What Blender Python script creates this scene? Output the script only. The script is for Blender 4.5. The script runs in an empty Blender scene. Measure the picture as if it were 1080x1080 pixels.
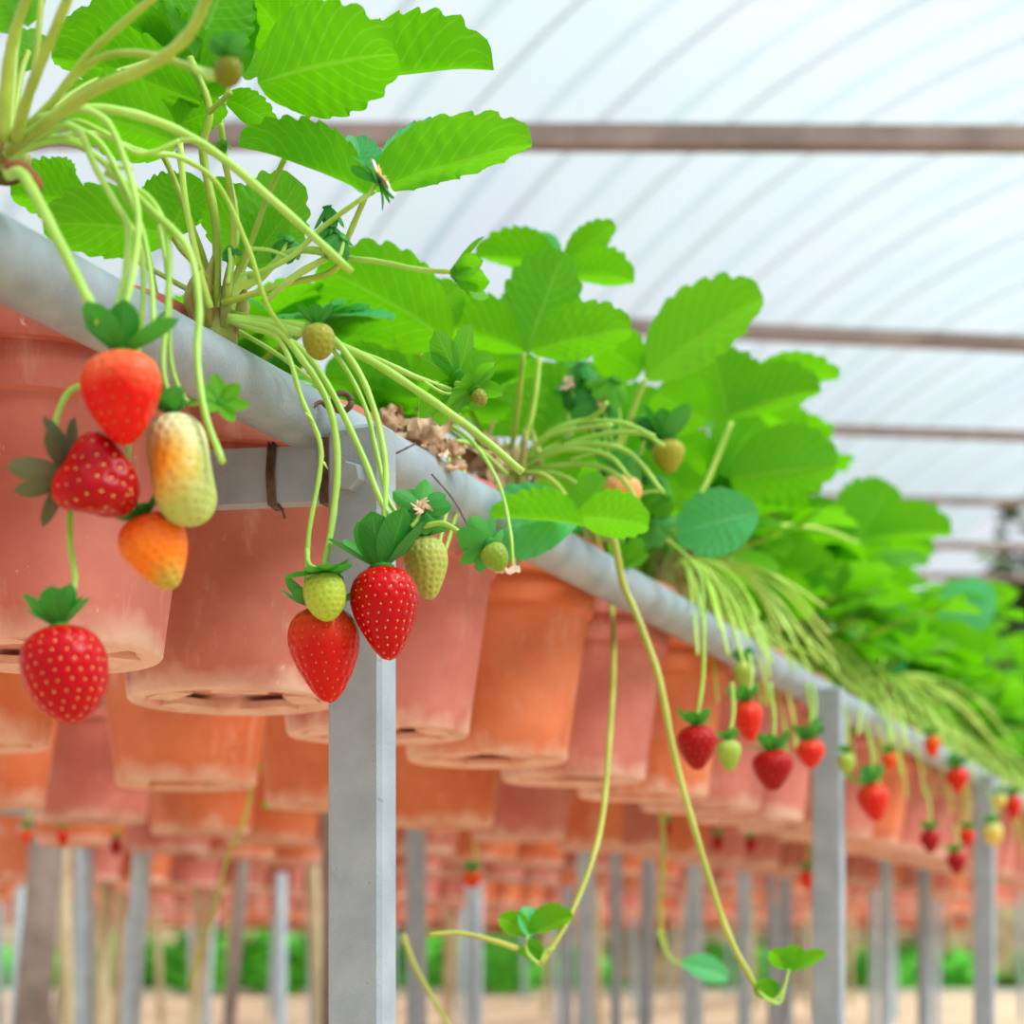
import bpy, math, random
import numpy as np
from mathutils import Vector, Matrix, noise

random.seed(7); np.random.seed(7)
SC = bpy.context.scene
COL = SC.collection
R = math.radians

# ------------------------------------------------------------------ camera, world, sun, exposure
H = 0.45                      # lens height above the sand
F = 1900.0                    # focal length in pixels of the 1080 frame
cam = bpy.data.cameras.new('camera')
cam_o = bpy.data.objects.new('camera', cam); COL.objects.link(cam_o)
cam_o.location = (0, 0, H); cam_o.rotation_euler = (R(90), 0, 0)
cam.sensor_width = 36.0; cam.lens = 36.0 * F / 1080.0; cam.shift_y = 460.0 / 1080.0
cam.clip_start = 0.05; cam.clip_end = 200
cam.dof.use_dof = True; cam.dof.focus_distance = 1.20; cam.dof.aperture_fstop = 6.0
SC.camera = cam_o

world = bpy.data.worlds.new('world'); SC.world = world; world.use_nodes = True
wn = world.node_tree; bg = wn.nodes['Background']
tc = wn.nodes.new('ShaderNodeTexCoord'); sp = wn.nodes.new('ShaderNodeSeparateXYZ')
rp = wn.nodes.new('ShaderNodeValToRGB')
# standard overcast sky: three times brighter overhead than at the horizon
nv_ = wn.nodes.new('ShaderNodeVectorMath'); nv_.operation = 'NORMALIZE'
wn.links.new(tc.outputs['Generated'], nv_.inputs[0]); wn.links.new(nv_.outputs[0], sp.inputs[0])
rp.color_ramp.elements[0].position = 0.0; rp.color_ramp.elements[0].color = (0.34, 0.37, 0.40, 1)
rp.color_ramp.elements[1].position = 1.0; rp.color_ramp.elements[1].color = (0.91, 0.96, 1.0, 1)
wn.links.new(sp.outputs['Z'], rp.inputs[0])
wn.links.new(rp.outputs[0], bg.inputs['Color']); bg.inputs['Strength'].default_value = 1.30

sun = bpy.data.lights.new('sun', 'SUN'); sun.energy = 4.2; sun.angle = R(24); sun.color = (0.98, 0.99, 1.0)
sun_o = bpy.data.objects.new('sun', sun); COL.objects.link(sun_o)
sun_o.rotation_euler = Vector((0.66, -0.30, 0.72)).to_track_quat('Z', 'Y').to_euler()
SC.view_settings.view_transform = 'Standard'; SC.view_settings.look = 'None'
SC.view_settings.exposure = 0.40; SC.view_settings.gamma = 1.0
SC.view_settings.use_curve_mapping = False

# ------------------------------------------------------------------ places
def P(x, y, Y):               # a point that the photograph shows at pixel (x, y), Y metres ahead
    return Vector(((x - 540.0) / F * Y, Y, H + (1000.0 - y) / F * Y))
PHI = math.atan(827.0 / F)    # the bench rows run off at this angle
U = Vector((math.sin(PHI), math.cos(PHI), 0)); N = Vector((-math.cos(PHI), math.sin(PHI), 0))
P1 = Vector((-158.0 / F * 1.25, 1.25, 0))          # foot of the front post
def W(t, s, z=0.0):           # t along the row, s across it (away from the aisle)
    return P1 + U * t + N * s + Vector((0, 0, z))
def Yat(x, s):                # how far ahead the row plane s lies at pixel column x
    r = (x - 540.0) / F; b = P1 + N * s
    t = (r * b.y - b.x) / (U.x - r * U.y)
    return b.y + U.y * t
ROWROT = math.atan2(U.y, U.x)

# ------------------------------------------------------------------ materials
def lin(c): return tuple(((v/255.0)/12.92 if v/255.0 <= 0.04045 else ((v/255.0+0.055)/1.055)**2.4) for v in c)
def rgba(c): return (*lin(c), 1)
class NT:
    def __init__(s, name):
        s.m = bpy.data.materials.new(name); s.m.use_nodes = True; s.t = s.m.node_tree
        s.b = s.t.nodes['Principled BSDF']; s.out = s.t.nodes['Material Output']
    def n(s, typ, **kw):
        x = s.t.nodes.new(typ)
        for k, v in kw.items(): setattr(x, k, v)
        return x
    def l(s, a, b): s.t.links.new(a, b)
    def coord(s, kind='Object'): return s.n('ShaderNodeTexCoord').outputs[kind]
    def noise(s, scale, detail=3, vec=None, rough=0.55):
        x = s.n('ShaderNodeTexNoise'); x.inputs['Scale'].default_value = scale; x.inputs['Detail'].default_value = detail
        x.inputs['Roughness'].default_value = rough
        if vec is not None: s.l(vec, x.inputs['Vector'])
        return x.outputs['Fac']
    def ramp(s, fac, stops):
        x = s.n('ShaderNodeValToRGB'); e = x.color_ramp.elements
        while len(e) < len(stops): e.new(0.5)
        for i, (p, c) in enumerate(stops): e[i].position = p; e[i].color = c if len(c) == 4 else (*c, 1)
        s.l(fac, x.inputs[0]); return x.outputs[0]
    def mix(s, fac, a, b, mode='MIX'):
        x = s.n('ShaderNodeMix', data_type='RGBA', blend_type=mode)
        for v, i in ((fac, 0), (a, 6), (b, 7)):
            if hasattr(v, 'is_linked'): s.l(v, x.inputs[i])
            else: x.inputs[i].default_value = v
        return x.outputs[2]
    def math(s, op, a, b=0.0, clamp=False):
        x = s.n('ShaderNodeMath', operation=op, use_clamp=clamp)
        for v, i in ((a, 0), (b, 1)):
            if hasattr(v, 'is_linked'): s.l(v, x.inputs[i])
            else: x.inputs[i].default_value = v
        return x.outputs[0]
    def bump(s, h, strength=0.3, dist=0.002):
        x = s.n('ShaderNodeBump'); x.inputs['Strength'].default_value = strength; x.inputs['Distance'].default_value = dist
        s.l(h, x.inputs['Height']); s.l(x.outputs[0], s.b.inputs['Normal']); return x.outputs[0]
    def set(s, **kw):
        for k, v in kw.items():
            i = s.b.inputs[k.replace('_', ' ')]
            if hasattr(v, 'is_linked'): s.l(v, i)
            else: i.default_value = v
        return s.m

def m_terracotta(name, c1, c2):
    q = NT(name); co = q.coord('Object')
    big = q.noise(14, 3, co); base = q.ramp(big, [(0.35, rgba(c1)), (0.68, rgba(c2))])
    info = q.n('ShaderNodeObjectInfo'); rnd = info.outputs['Random']
    off = q.n('ShaderNodeVectorMath', operation='ADD'); q.l(co, off.inputs[0])
    cb = q.n('ShaderNodeCombineXYZ'); q.l(q.math('MULTIPLY', rnd, 9.0), cb.inputs[0]); q.l(q.math('MULTIPLY', rnd, 5.0), cb.inputs[2]); q.l(cb.outputs[0], off.inputs[1])
    mp = q.n('ShaderNodeMapping'); mp.inputs['Scale'].default_value = (40, 40, 13); q.l(off.outputs[0], mp.inputs[0])
    dust = q.ramp(q.noise(1.0, 5, mp.outputs[0], 0.65), [(0.56, (0, 0, 0)), (0.78, (1, 1, 1))])
    mp2 = q.n('ShaderNodeMapping'); mp2.inputs['Scale'].default_value = (95, 95, 60); mp2.inputs['Rotation'].default_value = (0.4, 0.5, 0.2); q.l(off.outputs[0], mp2.inputs[0])
    fine = q.ramp(q.noise(1.0, 4, mp2.outputs[0], 0.7), [(0.66, (0, 0, 0)), (0.72, (1, 1, 1))])
    grim = q.ramp(q.noise(9, 5, off.outputs[0], 0.7), [(0.50, (0, 0, 0)), (0.75, (1, 1, 1))])
    z = q.n('ShaderNodeSeparateXYZ'); q.l(co, z.inputs[0])
    low = q.ramp(q.math('ADD', q.math('MULTIPLY', z.outputs[2], 9.0), q.math('MULTIPLY', q.noise(22, 3, off.outputs[0]), 0.5)), [(0.24, (1, 1, 1)), (0.44, (0, 0, 0))])
    c = q.mix(q.math('MULTIPLY', dust, 0.42), base, rgba((232, 190, 170)))
    c = q.mix(q.math('MULTIPLY', low, 0.72), c, rgba((232, 196, 176)))
    c = q.mix(q.math('MULTIPLY', fine, 0.5), c, rgba((238, 204, 188)))
    c = q.mix(q.math('MULTIPLY', grim, 0.35), c, rgba((150, 80, 58)))
    q.bump(q.noise(260, 2, co), 0.15, 0.001)
    return q.set(Base_Color=c, Roughness=0.62)
M = {}
M['pot_pink'] = m_terracotta('terracotta_pink', (186, 97, 82), (204, 119, 104))
M['pot_brown'] = m_terracotta('terracotta_brown', (170, 88, 68), (190, 108, 88))
M['pot_orange'] = m_terracotta('terracotta_orange', (204, 98, 50), (213, 116, 70))

def m_leaf(name, under, vein, trans, rough=0.5, mixf=0.55):
    q = NT(name); uv = q.n('ShaderNodeUVMap'); s = q.n('ShaderNodeSeparateXYZ'); q.l(uv.outputs[0], s.inputs[0])
    au = q.math('ABSOLUTE', q.math('SUBTRACT', s.outputs[0], 0.5))
    mid = q.ramp(au, [(0.012, (1, 1, 1)), (0.035, (0, 0, 0))])
    ph = q.math('FRACT', q.math('MULTIPLY', q.math('SUBTRACT', s.outputs[1], q.math('MULTIPLY', au, 0.62)), 9.0))
    lat = q.ramp(q.math('ABSOLUTE', q.math('SUBTRACT', ph, 0.5)), [(0.03, (1, 1, 1)), (0.13, (0, 0, 0))])
    vv = q.math('MAXIMUM', mid, q.math('MULTIPLY', lat, 0.6))
    info = q.n('ShaderNodeObjectInfo'); rnd = info.outputs['Random']
    c = q.ramp(q.math('ADD', q.math('MULTIPLY', rnd, 0.7), q.math('MULTIPLY', q.noise(18, 2, q.coord('Object')), 0.3)), [(0.1, rgba(under[0])), (0.9, rgba(under[1]))])
    c = q.mix(q.math('MULTIPLY', vv, 0.26), c, rgba(vein))
    geo = q.n('ShaderNodeNewGeometry')
    q.bump(q.math('ADD', vv, q.math('MULTIPLY', q.noise(900, 2, q.coord('Object')), 0.25)), 0.2, 0.0008)
    q.set(Base_Color=c, Roughness=rough)
    q.b.inputs['Specular IOR Level'].default_value = 0.35
    tr = q.n('ShaderNodeBsdfTranslucent'); q.l(q.mix(0.65, c, rgba(trans)), tr.inputs[0])
    mx = q.n('ShaderNodeMixShader'); mx.inputs[0].default_value = mixf
    q.l(q.b.outputs[0], mx.inputs[1]); q.l(tr.outputs[0], mx.inputs[2]); q.l(mx.outputs[0], q.out.inputs[0])
    return q.m
M['leaf'] = m_leaf('leaf_green', ((62, 146, 8), (94, 176, 20)), (190, 226, 100), (138, 226, 2))
M['leaf_teal'] = m_leaf('leaf_blue_green', ((62, 170, 96), (92, 196, 124)), (170, 225, 180), (120, 220, 80), 0.36, 0.3)
M['sepal'] = m_leaf('sepal_green', ((40, 132, 46), (70, 164, 58)), (130, 190, 90), (70, 170, 20), 0.5, 0.25)
M['sepal_dry'] = m_leaf('sepal_dry', ((84, 92, 62), (112, 118, 82)), (150, 146, 104), (110, 110, 60), 0.7, 0.2)

def m_flat(name, c1, c2, scale=20, rough=0.5, bump=0.0, bscale=200, spec=0.5, metal=0.0):
    q = NT(name); co = q.coord('Object')
    c = q.ramp(q.noise(scale, 4, co), [(0.35, rgba(c1)), (0.65, rgba(c2))])
    if bump: q.bump(q.noise(bscale, 3, co), bump, 0.001)
    q.b.inputs['Specular IOR Level'].default_value = spec
    return q.set(Base_Color=c, Roughness=rough, Metallic=metal)
M['stalk'] = m_flat('stalk_green', (150, 196, 66), (176, 216, 96), 25, 0.42)
M['stalk_pale'] = m_flat('stalk_pale', (182, 224, 80), (208, 238, 118), 25, 0.45)
M['petiole'] = m_flat('petiole', (142, 168, 44), (172, 198, 72), 30, 0.45)
M['runner'] = m_flat('runner_stem', (158, 166, 60), (188, 192, 86), 18, 0.5)
M['crown'] = m_flat('crown', (160, 176, 82), (150, 110, 60), 45, 0.6)
M['dry'] = m_flat('dry_leaf', (172, 122, 86), (238, 210, 176), 60, 0.8)
M['soil'] = m_flat('soil', (64, 44, 34), (112, 82, 62), 60, 0.95, 0.8, 90)
M['wire'] = m_flat('rusty_wire', (70, 50, 40), (110, 84, 66), 120, 0.7)
M['hose'] = m_flat('black_hose', (38, 42, 48), (62, 68, 78), 30, 0.45)
M['wood'] = m_flat('weathered_wood', (124, 108, 100), (158, 142, 132), 9, 0.85, 0.4, 60)
M['bamboo'] = m_flat('bamboo', (176, 156, 118), (206, 190, 152), 10, 0.7)
M['hoop'] = m_flat('hoop_steel', (182, 190, 198), (206, 212, 218), 8, 0.5)
M['beam'] = m_flat('beam_wood', (122, 106, 100), (150, 132, 124), 6, 0.85)
M['hedge'] = m_flat('hedge_leaf', (50, 160, 20), (110, 210, 50), 9, 0.7)
M['tree'] = m_flat('tree_leaf', (46, 70, 34), (92, 112, 66), 1.2, 0.9)
M['bank'] = m_flat('earth_bank', (112, 92, 62), (160, 140, 98), 4, 0.95)
M['kerb'] = m_flat('concrete_kerb', (196, 190, 172), (222, 216, 200), 12, 0.9)
M['petal'] = m_flat('petal', (250, 248, 240), (255, 255, 250), 30, 0.6)
M['anther'] = m_flat('flower_centre', (196, 140, 70), (226, 190, 120), 60, 0.8)
M['seed_gold'] = m_flat('seed_gold', (224, 176, 84), (236, 206, 120), 90, 0.4)
M['seed_green'] = m_flat('seed_green', (150, 150, 60), (176, 172, 90), 90, 0.45)
M['seed_red'] = m_flat('seed_red', (196, 70, 40), (226, 130, 70), 90, 0.4)

def m_paint(name, c1, c2, spots, rough):
    q = NT(name); co = q.coord('Object')
    c = q.ramp(q.noise(26, 4, co), [(0.35, rgba(c1)), (0.65, rgba(c2))])
    sp_ = q.ramp(q.noise(170, 2, co), [(0.70, (0, 0, 0)), (0.76, (1, 1, 1))])
    c = q.mix(q.math('MULTIPLY', sp_, spots), c, rgba((112, 84, 66)))
    gr = q.ramp(q.noise(11, 5, co, 0.7), [(0.60, (0, 0, 0)), (0.74, (1, 1, 1))])
    c = q.mix(q.math('MULTIPLY', gr, spots * 0.55), c, rgba((128, 116, 106)))
    q.bump(q.noise(520, 4, co, 0.7), 0.6, 0.0016)
    return q.set(Base_Color=c, Roughness=rough)
M['post'] = m_paint('grey_paint', (148, 160, 170), (164, 175, 184), 0.35, 0.42)
M['pipe'] = m_paint('galvanised_pipe', (136, 147, 157), (162, 173, 182), 0.3, 0.36)
M['pale_steel'] = m_paint('pale_steel', (168, 186, 198), (190, 206, 216), 0.15, 0.5)
M['bolt'] = m_paint('painted_bolt', (150, 160, 166), (172, 180, 186), 0.5, 0.4)
M['post_wood'] = M['wood']

def m_sand():
    q = NT('sand'); co = q.coord('Object')
    c = q.ramp(q.noise(1.1, 6, co, 0.65), [(0.3, rgba((204, 168, 132))), (0.55, rgba((228, 196, 160))), (0.75, rgba((236, 214, 188)))])
    q.bump(q.noise(18, 5, co), 0.5, 0.03)
    return q.set(Base_Color=c, Roughness=0.95)
M['sand'] = m_sand()

def m_film():
    q = NT('greenhouse_film'); co = q.coord('Object')
    mp = q.n('ShaderNodeMapping'); mp.inputs['Scale'].default_value = (0.35, 0.5, 0.5); q.l(co, mp.inputs[0])
    c = q.ramp(q.noise(1.0, 4, mp.outputs[0]), [(0.38, (0.54, 0.565, 0.59)), (0.56, (0.47, 0.54, 0.525)), (0.70, (0.42, 0.46, 0.52))])
    tr = q.n('ShaderNodeBsdfTranslucent'); q.l(c, tr.inputs[0])
    tp = q.n('ShaderNodeBsdfTransparent'); q.l(q.ramp(q.noise(0.6, 3, co), [(0.40, (0.95, 0.98, 1.0)), (0.56, (0.90, 0.98, 0.95)), (0.68, (0.86, 0.90, 0.95))]), tp.inputs[0])
    mx = q.n('ShaderNodeMixShader'); mx.inputs[0].default_value = 0.58
    q.l(tr.outputs[0], mx.inputs[1]); q.l(tp.outputs[0], mx.inputs[2]); q.l(mx.outputs[0], q.out.inputs[0])
    return q.m
M['film'] = m_film()

def m_berry():
    q = NT('berry_skin'); at = q.n('ShaderNodeAttribute'); at.attribute_name = 'Col'
    q.bump(q.noise(700, 2, q.coord('Object')), 0.08, 0.0005)
    q.b.inputs['Subsurface Weight'].default_value = 0.0
    q.b.inputs['Subsurface Radius'].default_value = (1.0, 0.3, 0.2); q.b.inputs['Subsurface Scale'].default_value = 0.004
    return q.set(Base_Color=at.outputs[0], Roughness=0.3, Specular_IOR_Level=0.16)
M['berry'] = m_berry()

# ------------------------------------------------------------------ mesh helpers
class MB:
    def __init__(s): s.v = []; s.f = []; s.uv = None
    def add(s, vs, fs):
        o = len(s.v); s.v += [tuple(x) for x in vs]; s.f += [tuple(i + o for i in f) for f in fs]; return s
    def box(s, c, size, rot=None):
        vs = [Vector(((i & 1) - .5, ((i >> 1) & 1) - .5, (i >> 2) - .5)) for i in range(8)]
        vs = [Vector((v.x * size[0], v.y * size[1], v.z * size[2])) for v in vs]
        if rot is not None: vs = [rot @ v for v in vs]
        return s.add([v + Vector(c) for v in vs], [(0, 2, 3, 1), (4, 5, 7, 6), (0, 1, 5, 4), (2, 6, 7, 3), (0, 4, 6, 2), (1, 3, 7, 5)])
    def tube(s, pts, r, segs=8, cap=True):
        pts = [Vector(p) for p in pts]; n = len(pts)
        rs = r if isinstance(r, (list, tuple)) else [r] * n
        vs, fs = [], []; ref = None
        for i, p in enumerate(pts):
            d = (pts[min(i + 1, n - 1)] - pts[max(i - 1, 0)]).normalized()
            if ref is None:
                ref = Vector((0, 0, 1)) if abs(d.z) < 0.9 else Vector((1, 0, 0))
            a = (ref - d * ref.dot(d)).normalized(); b = d.cross(a); ref = a
            for k in range(segs):
                g = 2 * math.pi * k / segs
                vs.append(p + (a * math.cos(g) + b * math.sin(g)) * rs[i])
        for i in range(n - 1):
            for k in range(segs):
                k2 = (k + 1) % segs
                fs.append((i * segs + k, i * segs + k2, (i + 1) * segs + k2, (i + 1) * segs + k))
        if cap: fs += [tuple(range(segs - 1, -1, -1)), tuple((n - 1) * segs + k for k in range(segs))]
        return s.add(vs, fs)
    def lathe(s, prof, segs=40, wob=0.0):
        vs, fs = [], []; n = len(prof)
        for (r, z) in prof:
            for k in range(segs):
                g = 2 * math.pi * k / segs
                vs.append((r * math.cos(g), r * math.sin(g), z))
        for i in range(n - 1):
            for k in range(segs):
                k2 = (k + 1) % segs
                fs.append((i * segs + k, i * segs + k2, (i + 1) * segs + k2, (i + 1) * segs + k))
        return s.add(vs, fs)
    def mesh(s, name, mat, smooth=True):
        me = bpy.data.meshes.new(name); me.from_pydata(s.v, [], s.f); me.update()
        if mat is not None: me.materials.append(mat)
        if smooth: me.polygons.foreach_set('use_smooth', [True] * len(me.polygons))
        if s.uv is not None:
            l = me.uv_layers.new(name='UVMap')
            for lp in me.loops: l.data[lp.index].uv = s.uv[lp.vertex_index]
        return me
def sharp(me, deg=35):
    try: me.set_sharp_from_angle(angle=R(deg))
    except Exception: pass
    return me

def link(name, data, parent=None, mat=None):
    o = bpy.data.objects.new(name, data); COL.objects.link(o)
    if parent is not None: o.parent = parent
    if mat is not None: o.matrix_local = mat
    return o
def tag(o, label=None, cat=None, group=None, kind=None):
    if label: o['label'] = label
    if cat: o['category'] = cat
    if group: o['group'] = group
    if kind: o['kind'] = kind
    return o
def thing(name, loc, label, cat, group=None, rz=0.0):
    o = link(name, None); o.empty_display_size = 0.02
    o.location = loc; o.rotation_euler = (0, 0, rz)
    return tag(o, label, cat, group)
def copy_tree(o, parent=None):
    c = o.copy(); COL.objects.link(c)
    if parent is not None: c.parent = parent
    for ch in list(o.children): copy_tree(ch, c)
    return c

def spline(pts, n=6):          # Catmull-Rom through the points
    pts = [Vector(p) for p in pts]
    if len(pts) < 3: return [pts[0].lerp(pts[-1], i / 4) for i in range(5)]
    q = [pts[0] * 2 - pts[1]] + pts + [pts[-1] * 2 - pts[-2]]; out = []
    for i in range(1, len(q) - 2):
        p0, p1, p2, p3 = q[i - 1:i + 3]
        for k in range(n):
            t = k / n
            out.append(0.5 * (2 * p1 + (p2 - p0) * t + (2 * p0 - 5 * p1 + 4 * p2 - p3) * t * t + (3 * p1 - p0 - 3 * p2 + p3) * t ** 3))
    out.append(pts[-1]); return out
def path(px, Y0, Y1=None):     # pixel points -> world points; depth runs Y0..Y1 unless a point gives its own
    Y1 = Y0 if Y1 is None else Y1; n = len(px)
    return [P(p[0], p[1], p[2] if len(p) > 2 else Y0 + (Y1 - Y0) * i / max(1, n - 1)) for i, p in enumerate(px)]
def stem_mesh(pts, r0, r1, name, mat, org, segs=8, n=6):
    pp = spline(pts, n); k = len(pp)
    rs = [r0 + (r1 - r0) * i / (k - 1) for i in range(k)]
    rs = [r * (1 + 0.06 * math.sin(i * 1.7)) for i, r in enumerate(rs)]
    return MB().tube([p - org for p in pp], rs, segs).mesh(name, mat)

# ------------------------------------------------------------------ setting: sand, bank, roof
g = MB(); n = 60
for j in range(n + 1):
    for i in range(n + 1):
        x = -22 + 44 * i / n; y = -2 + 44 * j / n
        g.v.append((x, y, 0.012 * noise.noise(Vector((x * 1.3, y * 1.3, 0))) + 0.006 * noise.noise(Vector((x * 5, y * 5, 3)))))
for j in range(n):
    for i in range(n): a = j * (n + 1) + i; g.f.append((a, a + 1, a + n + 2, a + n + 1))
tag(link('floor', g.mesh('floor', M['sand'])), 'pale orange sand ground under the pot benches', kind='structure')

RV = 7.2; VA = -0.25; T0, T1 = -3.5, 25.3
def arch(t, a, r=RV): return W(t, VA + r * math.sin(a), H + 0.02 + r * math.cos(a))
A0_, A1_ = R(-80), R(80)
film = MB(); nt, na = 26, 40
for j in range(nt + 1):
    for i in range(na + 1): film.v.append(tuple(arch(T0 + (T1 - T0) * j / nt, A0_ + (A1_ - A0_) * i / na)))
for j in range(nt):
    for i in range(na): a = j * (na + 1) + i; film.f.append((a, a + na + 1, a + na + 2, a + 1))
ceiling = link('ceiling', film.mesh('ceiling', M['film']))
tag(ceiling, 'arched translucent white plastic film roof of the greenhouse', kind='structure')
k = 0; t = T0
while t <= T1 + 0.01:
    pts = [arch(t, A0_ + (A1_ - A0_) * i / 36, RV + 0.022) for i in range(37)]
    link('hoop', MB().tube(pts, 0.013, 6).mesh('hoop', M['hoop']), ceiling)
    t += 1.2
# film lap strips: a doubled band of film beside each second hoop
t = T0 + 0.6
while t <= T1 - 0.6:
    b = MB(); m_ = 36
    for i in range(m_ + 1):
        a = A0_ + (A1_ - A0_) * i / m_
        b.v += [tuple(arch(t - 0.06, a, RV - 0.01)), tuple(arch(t + 0.06, a, RV - 0.01))]
    for i in range(m_): b.f.append((2 * i, 2 * i + 1, 2 * i + 3, 2 * i + 2))
    link('film_lap', b.mesh('film_lap', M['film']), ceiling)
    t += 1.2
# tie beams across the house
def beam(i, p0, p1, h, d):
    p0, p1 = Vector(p0), Vector(p1); dv = p1 - p0; L = dv.length; b = MB(); m_ = 14
    for j in range(m_ + 1):
        p = p0 + dv * (j / m_); w = 1 + 0.05 * noise.noise(Vector((j * 1.3, i * 7, 0)))
        for (dy, dz) in ((-d/2, -h/2), (d/2, -h/2), (d/2, h/2), (-d/2, h/2)): b.v.append((p.x, p.y + dy * w, p.z + dz * w))
    for j in range(m_):
        for q in range(4): b.f.append((j*4+q, j*4+(q+1) % 4, (j+1)*4+(q+1) % 4, (j+1)*4+q))
    b.f += [(3, 2, 1, 0), tuple(m_*4+q for q in range(4))]
    o = link('trim_%d' % i, b.mesh('trim', M['beam'], False))
    tag(o, 'weathered brown tie beam across the greenhouse', kind='structure')
beam(1, P(-500, 140, 4.9), P(1500, 149, 4.9), 0.058, 0.05)
beam(2, P(-200, 306, 6.45), P(1500, 382, 6.45), 0.046, 0.05)
beam(3, P(-200, 418, 7.67), P(1500, 474, 7.67), 0.036, 0.04)
beam(4, P(-200, 500, 8.8), P(1500, 540, 8.8), 0.032, 0.04)
beam(5, P(-200, 545, 9.9), P(1500, 588, 9.9), 0.036, 0.04)
beam(6, P(-200, 586, 11.0), P(1500, 617, 11.0), 0.034, 0.04)

# ------------------------------------------------------------------ terracotta pots
ZB = 0.197                      # pot bottoms above the lens height
def pot_profile(lo=False):
    p = [(0.0, 0.012), (0.062, 0.012), (0.067, 0.004), (0.074, 0.0), (0.0825, 0.0005), (0.0845, 0.0025), (0.0880, 0.03), (0.0960, 0.085), (0.1050, 0.148),
         (0.1055, 0.149), (0.1105, 0.151), (0.1122, 0.158), (0.1135, 0.178), (0.1135, 0.1785), (0.1222, 0.1788), (0.1235, 0.182), (0.1235, 0.217), (0.1218, 0.2205), (0.115, 0.221), (0.110, 0.218), (0.106, 0.19)]
    return p
def pot_mesh(mat, segs=56):
    b = MB().lathe(pot_profile(), segs); return sharp(b.mesh('flower_pot', mat), 40)
POT = {k: pot_mesh(M['pot_' + k]) for k in ('pink', 'brown', 'orange')}
POTLO = {}
for k in ('pink', 'brown', 'orange'):
    b = MB().lathe([(0.0, 0.01), (0.066, 0.01), (0.072, 0), (0.082, 0.002), (0.105, 0.148), (0.111, 0.151), (0.1135, 0.178), (0.1235, 0.1785), (0.1235, 0.219), (0.115, 0.221), (0.10, 0.19), (0.0, 0.185)], 24)
    POTLO[k] = sharp(b.mesh('flower_pot', M['pot_' + k]), 40)
sb = MB(); prof = []
for r_, z_ in ((0.1065, 0.0), (0.09, 0.008), (0.06, 0.018), (0.03, 0.024), (0.0, 0.026)): prof.append((r_, z_))
sb.lathe(prof, 30)
sb.v = [(x + 0.004 * noise.noise(Vector((x*60, y*60, 1))), y, z + (0.006 * noise.noise(Vector((x*70, y*70, 5))) if z > 0.001 else 0)) for x, y, z in sb.v]
SOIL = sb.mesh('soil', M['soil'])
FOOT = {}
for k in POT:
    b = MB(); b.box((0, 0, 0), (0.022, 0.044, 0.006)); FOOT[k] = b.mesh('foot', M['pot_' + k], False)
def pot(loc, kind, label, group=None, rz=0.0, soil=True, feet=True, lo=False):
    o = link('flower_pot', (POTLO if lo else POT)[kind]); o.location = loc; o.rotation_euler = (0, 0, rz)
    tag(o, label, 'flower pot', group)
    if soil:
        link('soil', SOIL, o, Matrix.Translation((0, 0, 0.192)))
    if feet:
        for q in range(5):
            a = 2 * math.pi * q / 5 + 0.3
            link('foot', FOOT[kind], o, Matrix.Translation((0.055 * math.cos(a), 0.055 * math.sin(a), 0.0045)) @ Matrix.Rotation(a, 4, 'Z'))
    return o
ZP = H + ZB
S1 = 0.1885
front = [(-0.362, 'pink', 'terracotta pot under the thick clump of leaf stalks at the near end of the rail'),
         (-0.114, 'pink', 'pink terracotta pot behind the big cluster of red and green strawberries'),
         (0.134, 'brown', 'brownish terracotta pot behind the crossbar and the paired ripe strawberries'),
         (0.3815, 'pink', 'pink terracotta pot just past the front grey post'),
         (0.6285, 'orange', 'bright orange terracotta pot with white scuffs along its bottom edge'),
         (0.8755, 'pink', 'dusky pink terracotta pot behind the thin hanging runner'),
         (1.1225, 'orange', 'orange terracotta pot behind the dark red pointed strawberry'),
         (1.3695, 'pink', 'pink terracotta pot behind the broad red strawberry before the second post'),
         (1.6165, 'pink', 'pink terracotta pot right beside the second grey post')]
t = 1.864
while t < 5.6:
    front.append((t, random.choice(['pink', 'pink', 'brown', 'orange']), None)); t += 0.2475
FRONT_POTS = []
for i, (t, kind, lab) in enumerate(front):
    FRONT_POTS.append((t, pot(W(t, S1, ZP), kind, lab or 'blurred terracotta pot on the front bench beyond the second post',
        'terracotta pots on the front bench' if lab else 'far terracotta pots of the front bench', random.uniform(0, 6), True, i < 10)))

rear = []
def rear_from(px, y, kind, lab):
    Y = ZB * F / (1000.0 - y); w = P(px, y, Y); w.z = ZP; rear.append((w, kind, lab))
rear_from(-41, 787, 'orange', 'orange terracotta pot of the second row behind the lowest red strawberry')
rear_from(197, 829, 'orange', 'bright orange terracotta pot of the second row below the brownish pot')
rear_from(345, 852, 'orange', 'orange terracotta pot of the second row half hidden by the front grey post')
rear_from(465, 872, 'orange', 'deep orange terracotta pot of the second row just past the front grey post')
rear_from(547, 886, 'pink', 'dusky pink terracotta pot of the second row under the scuffed orange pot')
rear_from(633, 897, 'orange', 'vivid orange terracotta pot of the second row crossed by the thin runner')
rear_from(-19, 850, 'orange', 'deep orange terracotta pot of the third row cut by the picture edge')
rear_from(95, 867, 'pink', 'dusky mauve terracotta pot of the third row under the lowest red strawberry')
rear_from(212, 880, 'orange', 'orange terracotta pot of the third row below a bright orange pot')
rear_from(286, 890, 'orange', 'orange terracotta pot of the third row close beside the front grey post')
def row(s, t0, t1, pitch):
    t = t0
    while t < t1:
        rear.append((W(t + random.uniform(-.02, .02), s, ZP), random.choice(['pink', 'pink', 'brown', 'orange', 'orange']), None)); t += pitch
row(0.66, 2.32, 7.5, 0.30)
row(1.11, 2.02, 9.5, 0.30)
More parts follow.
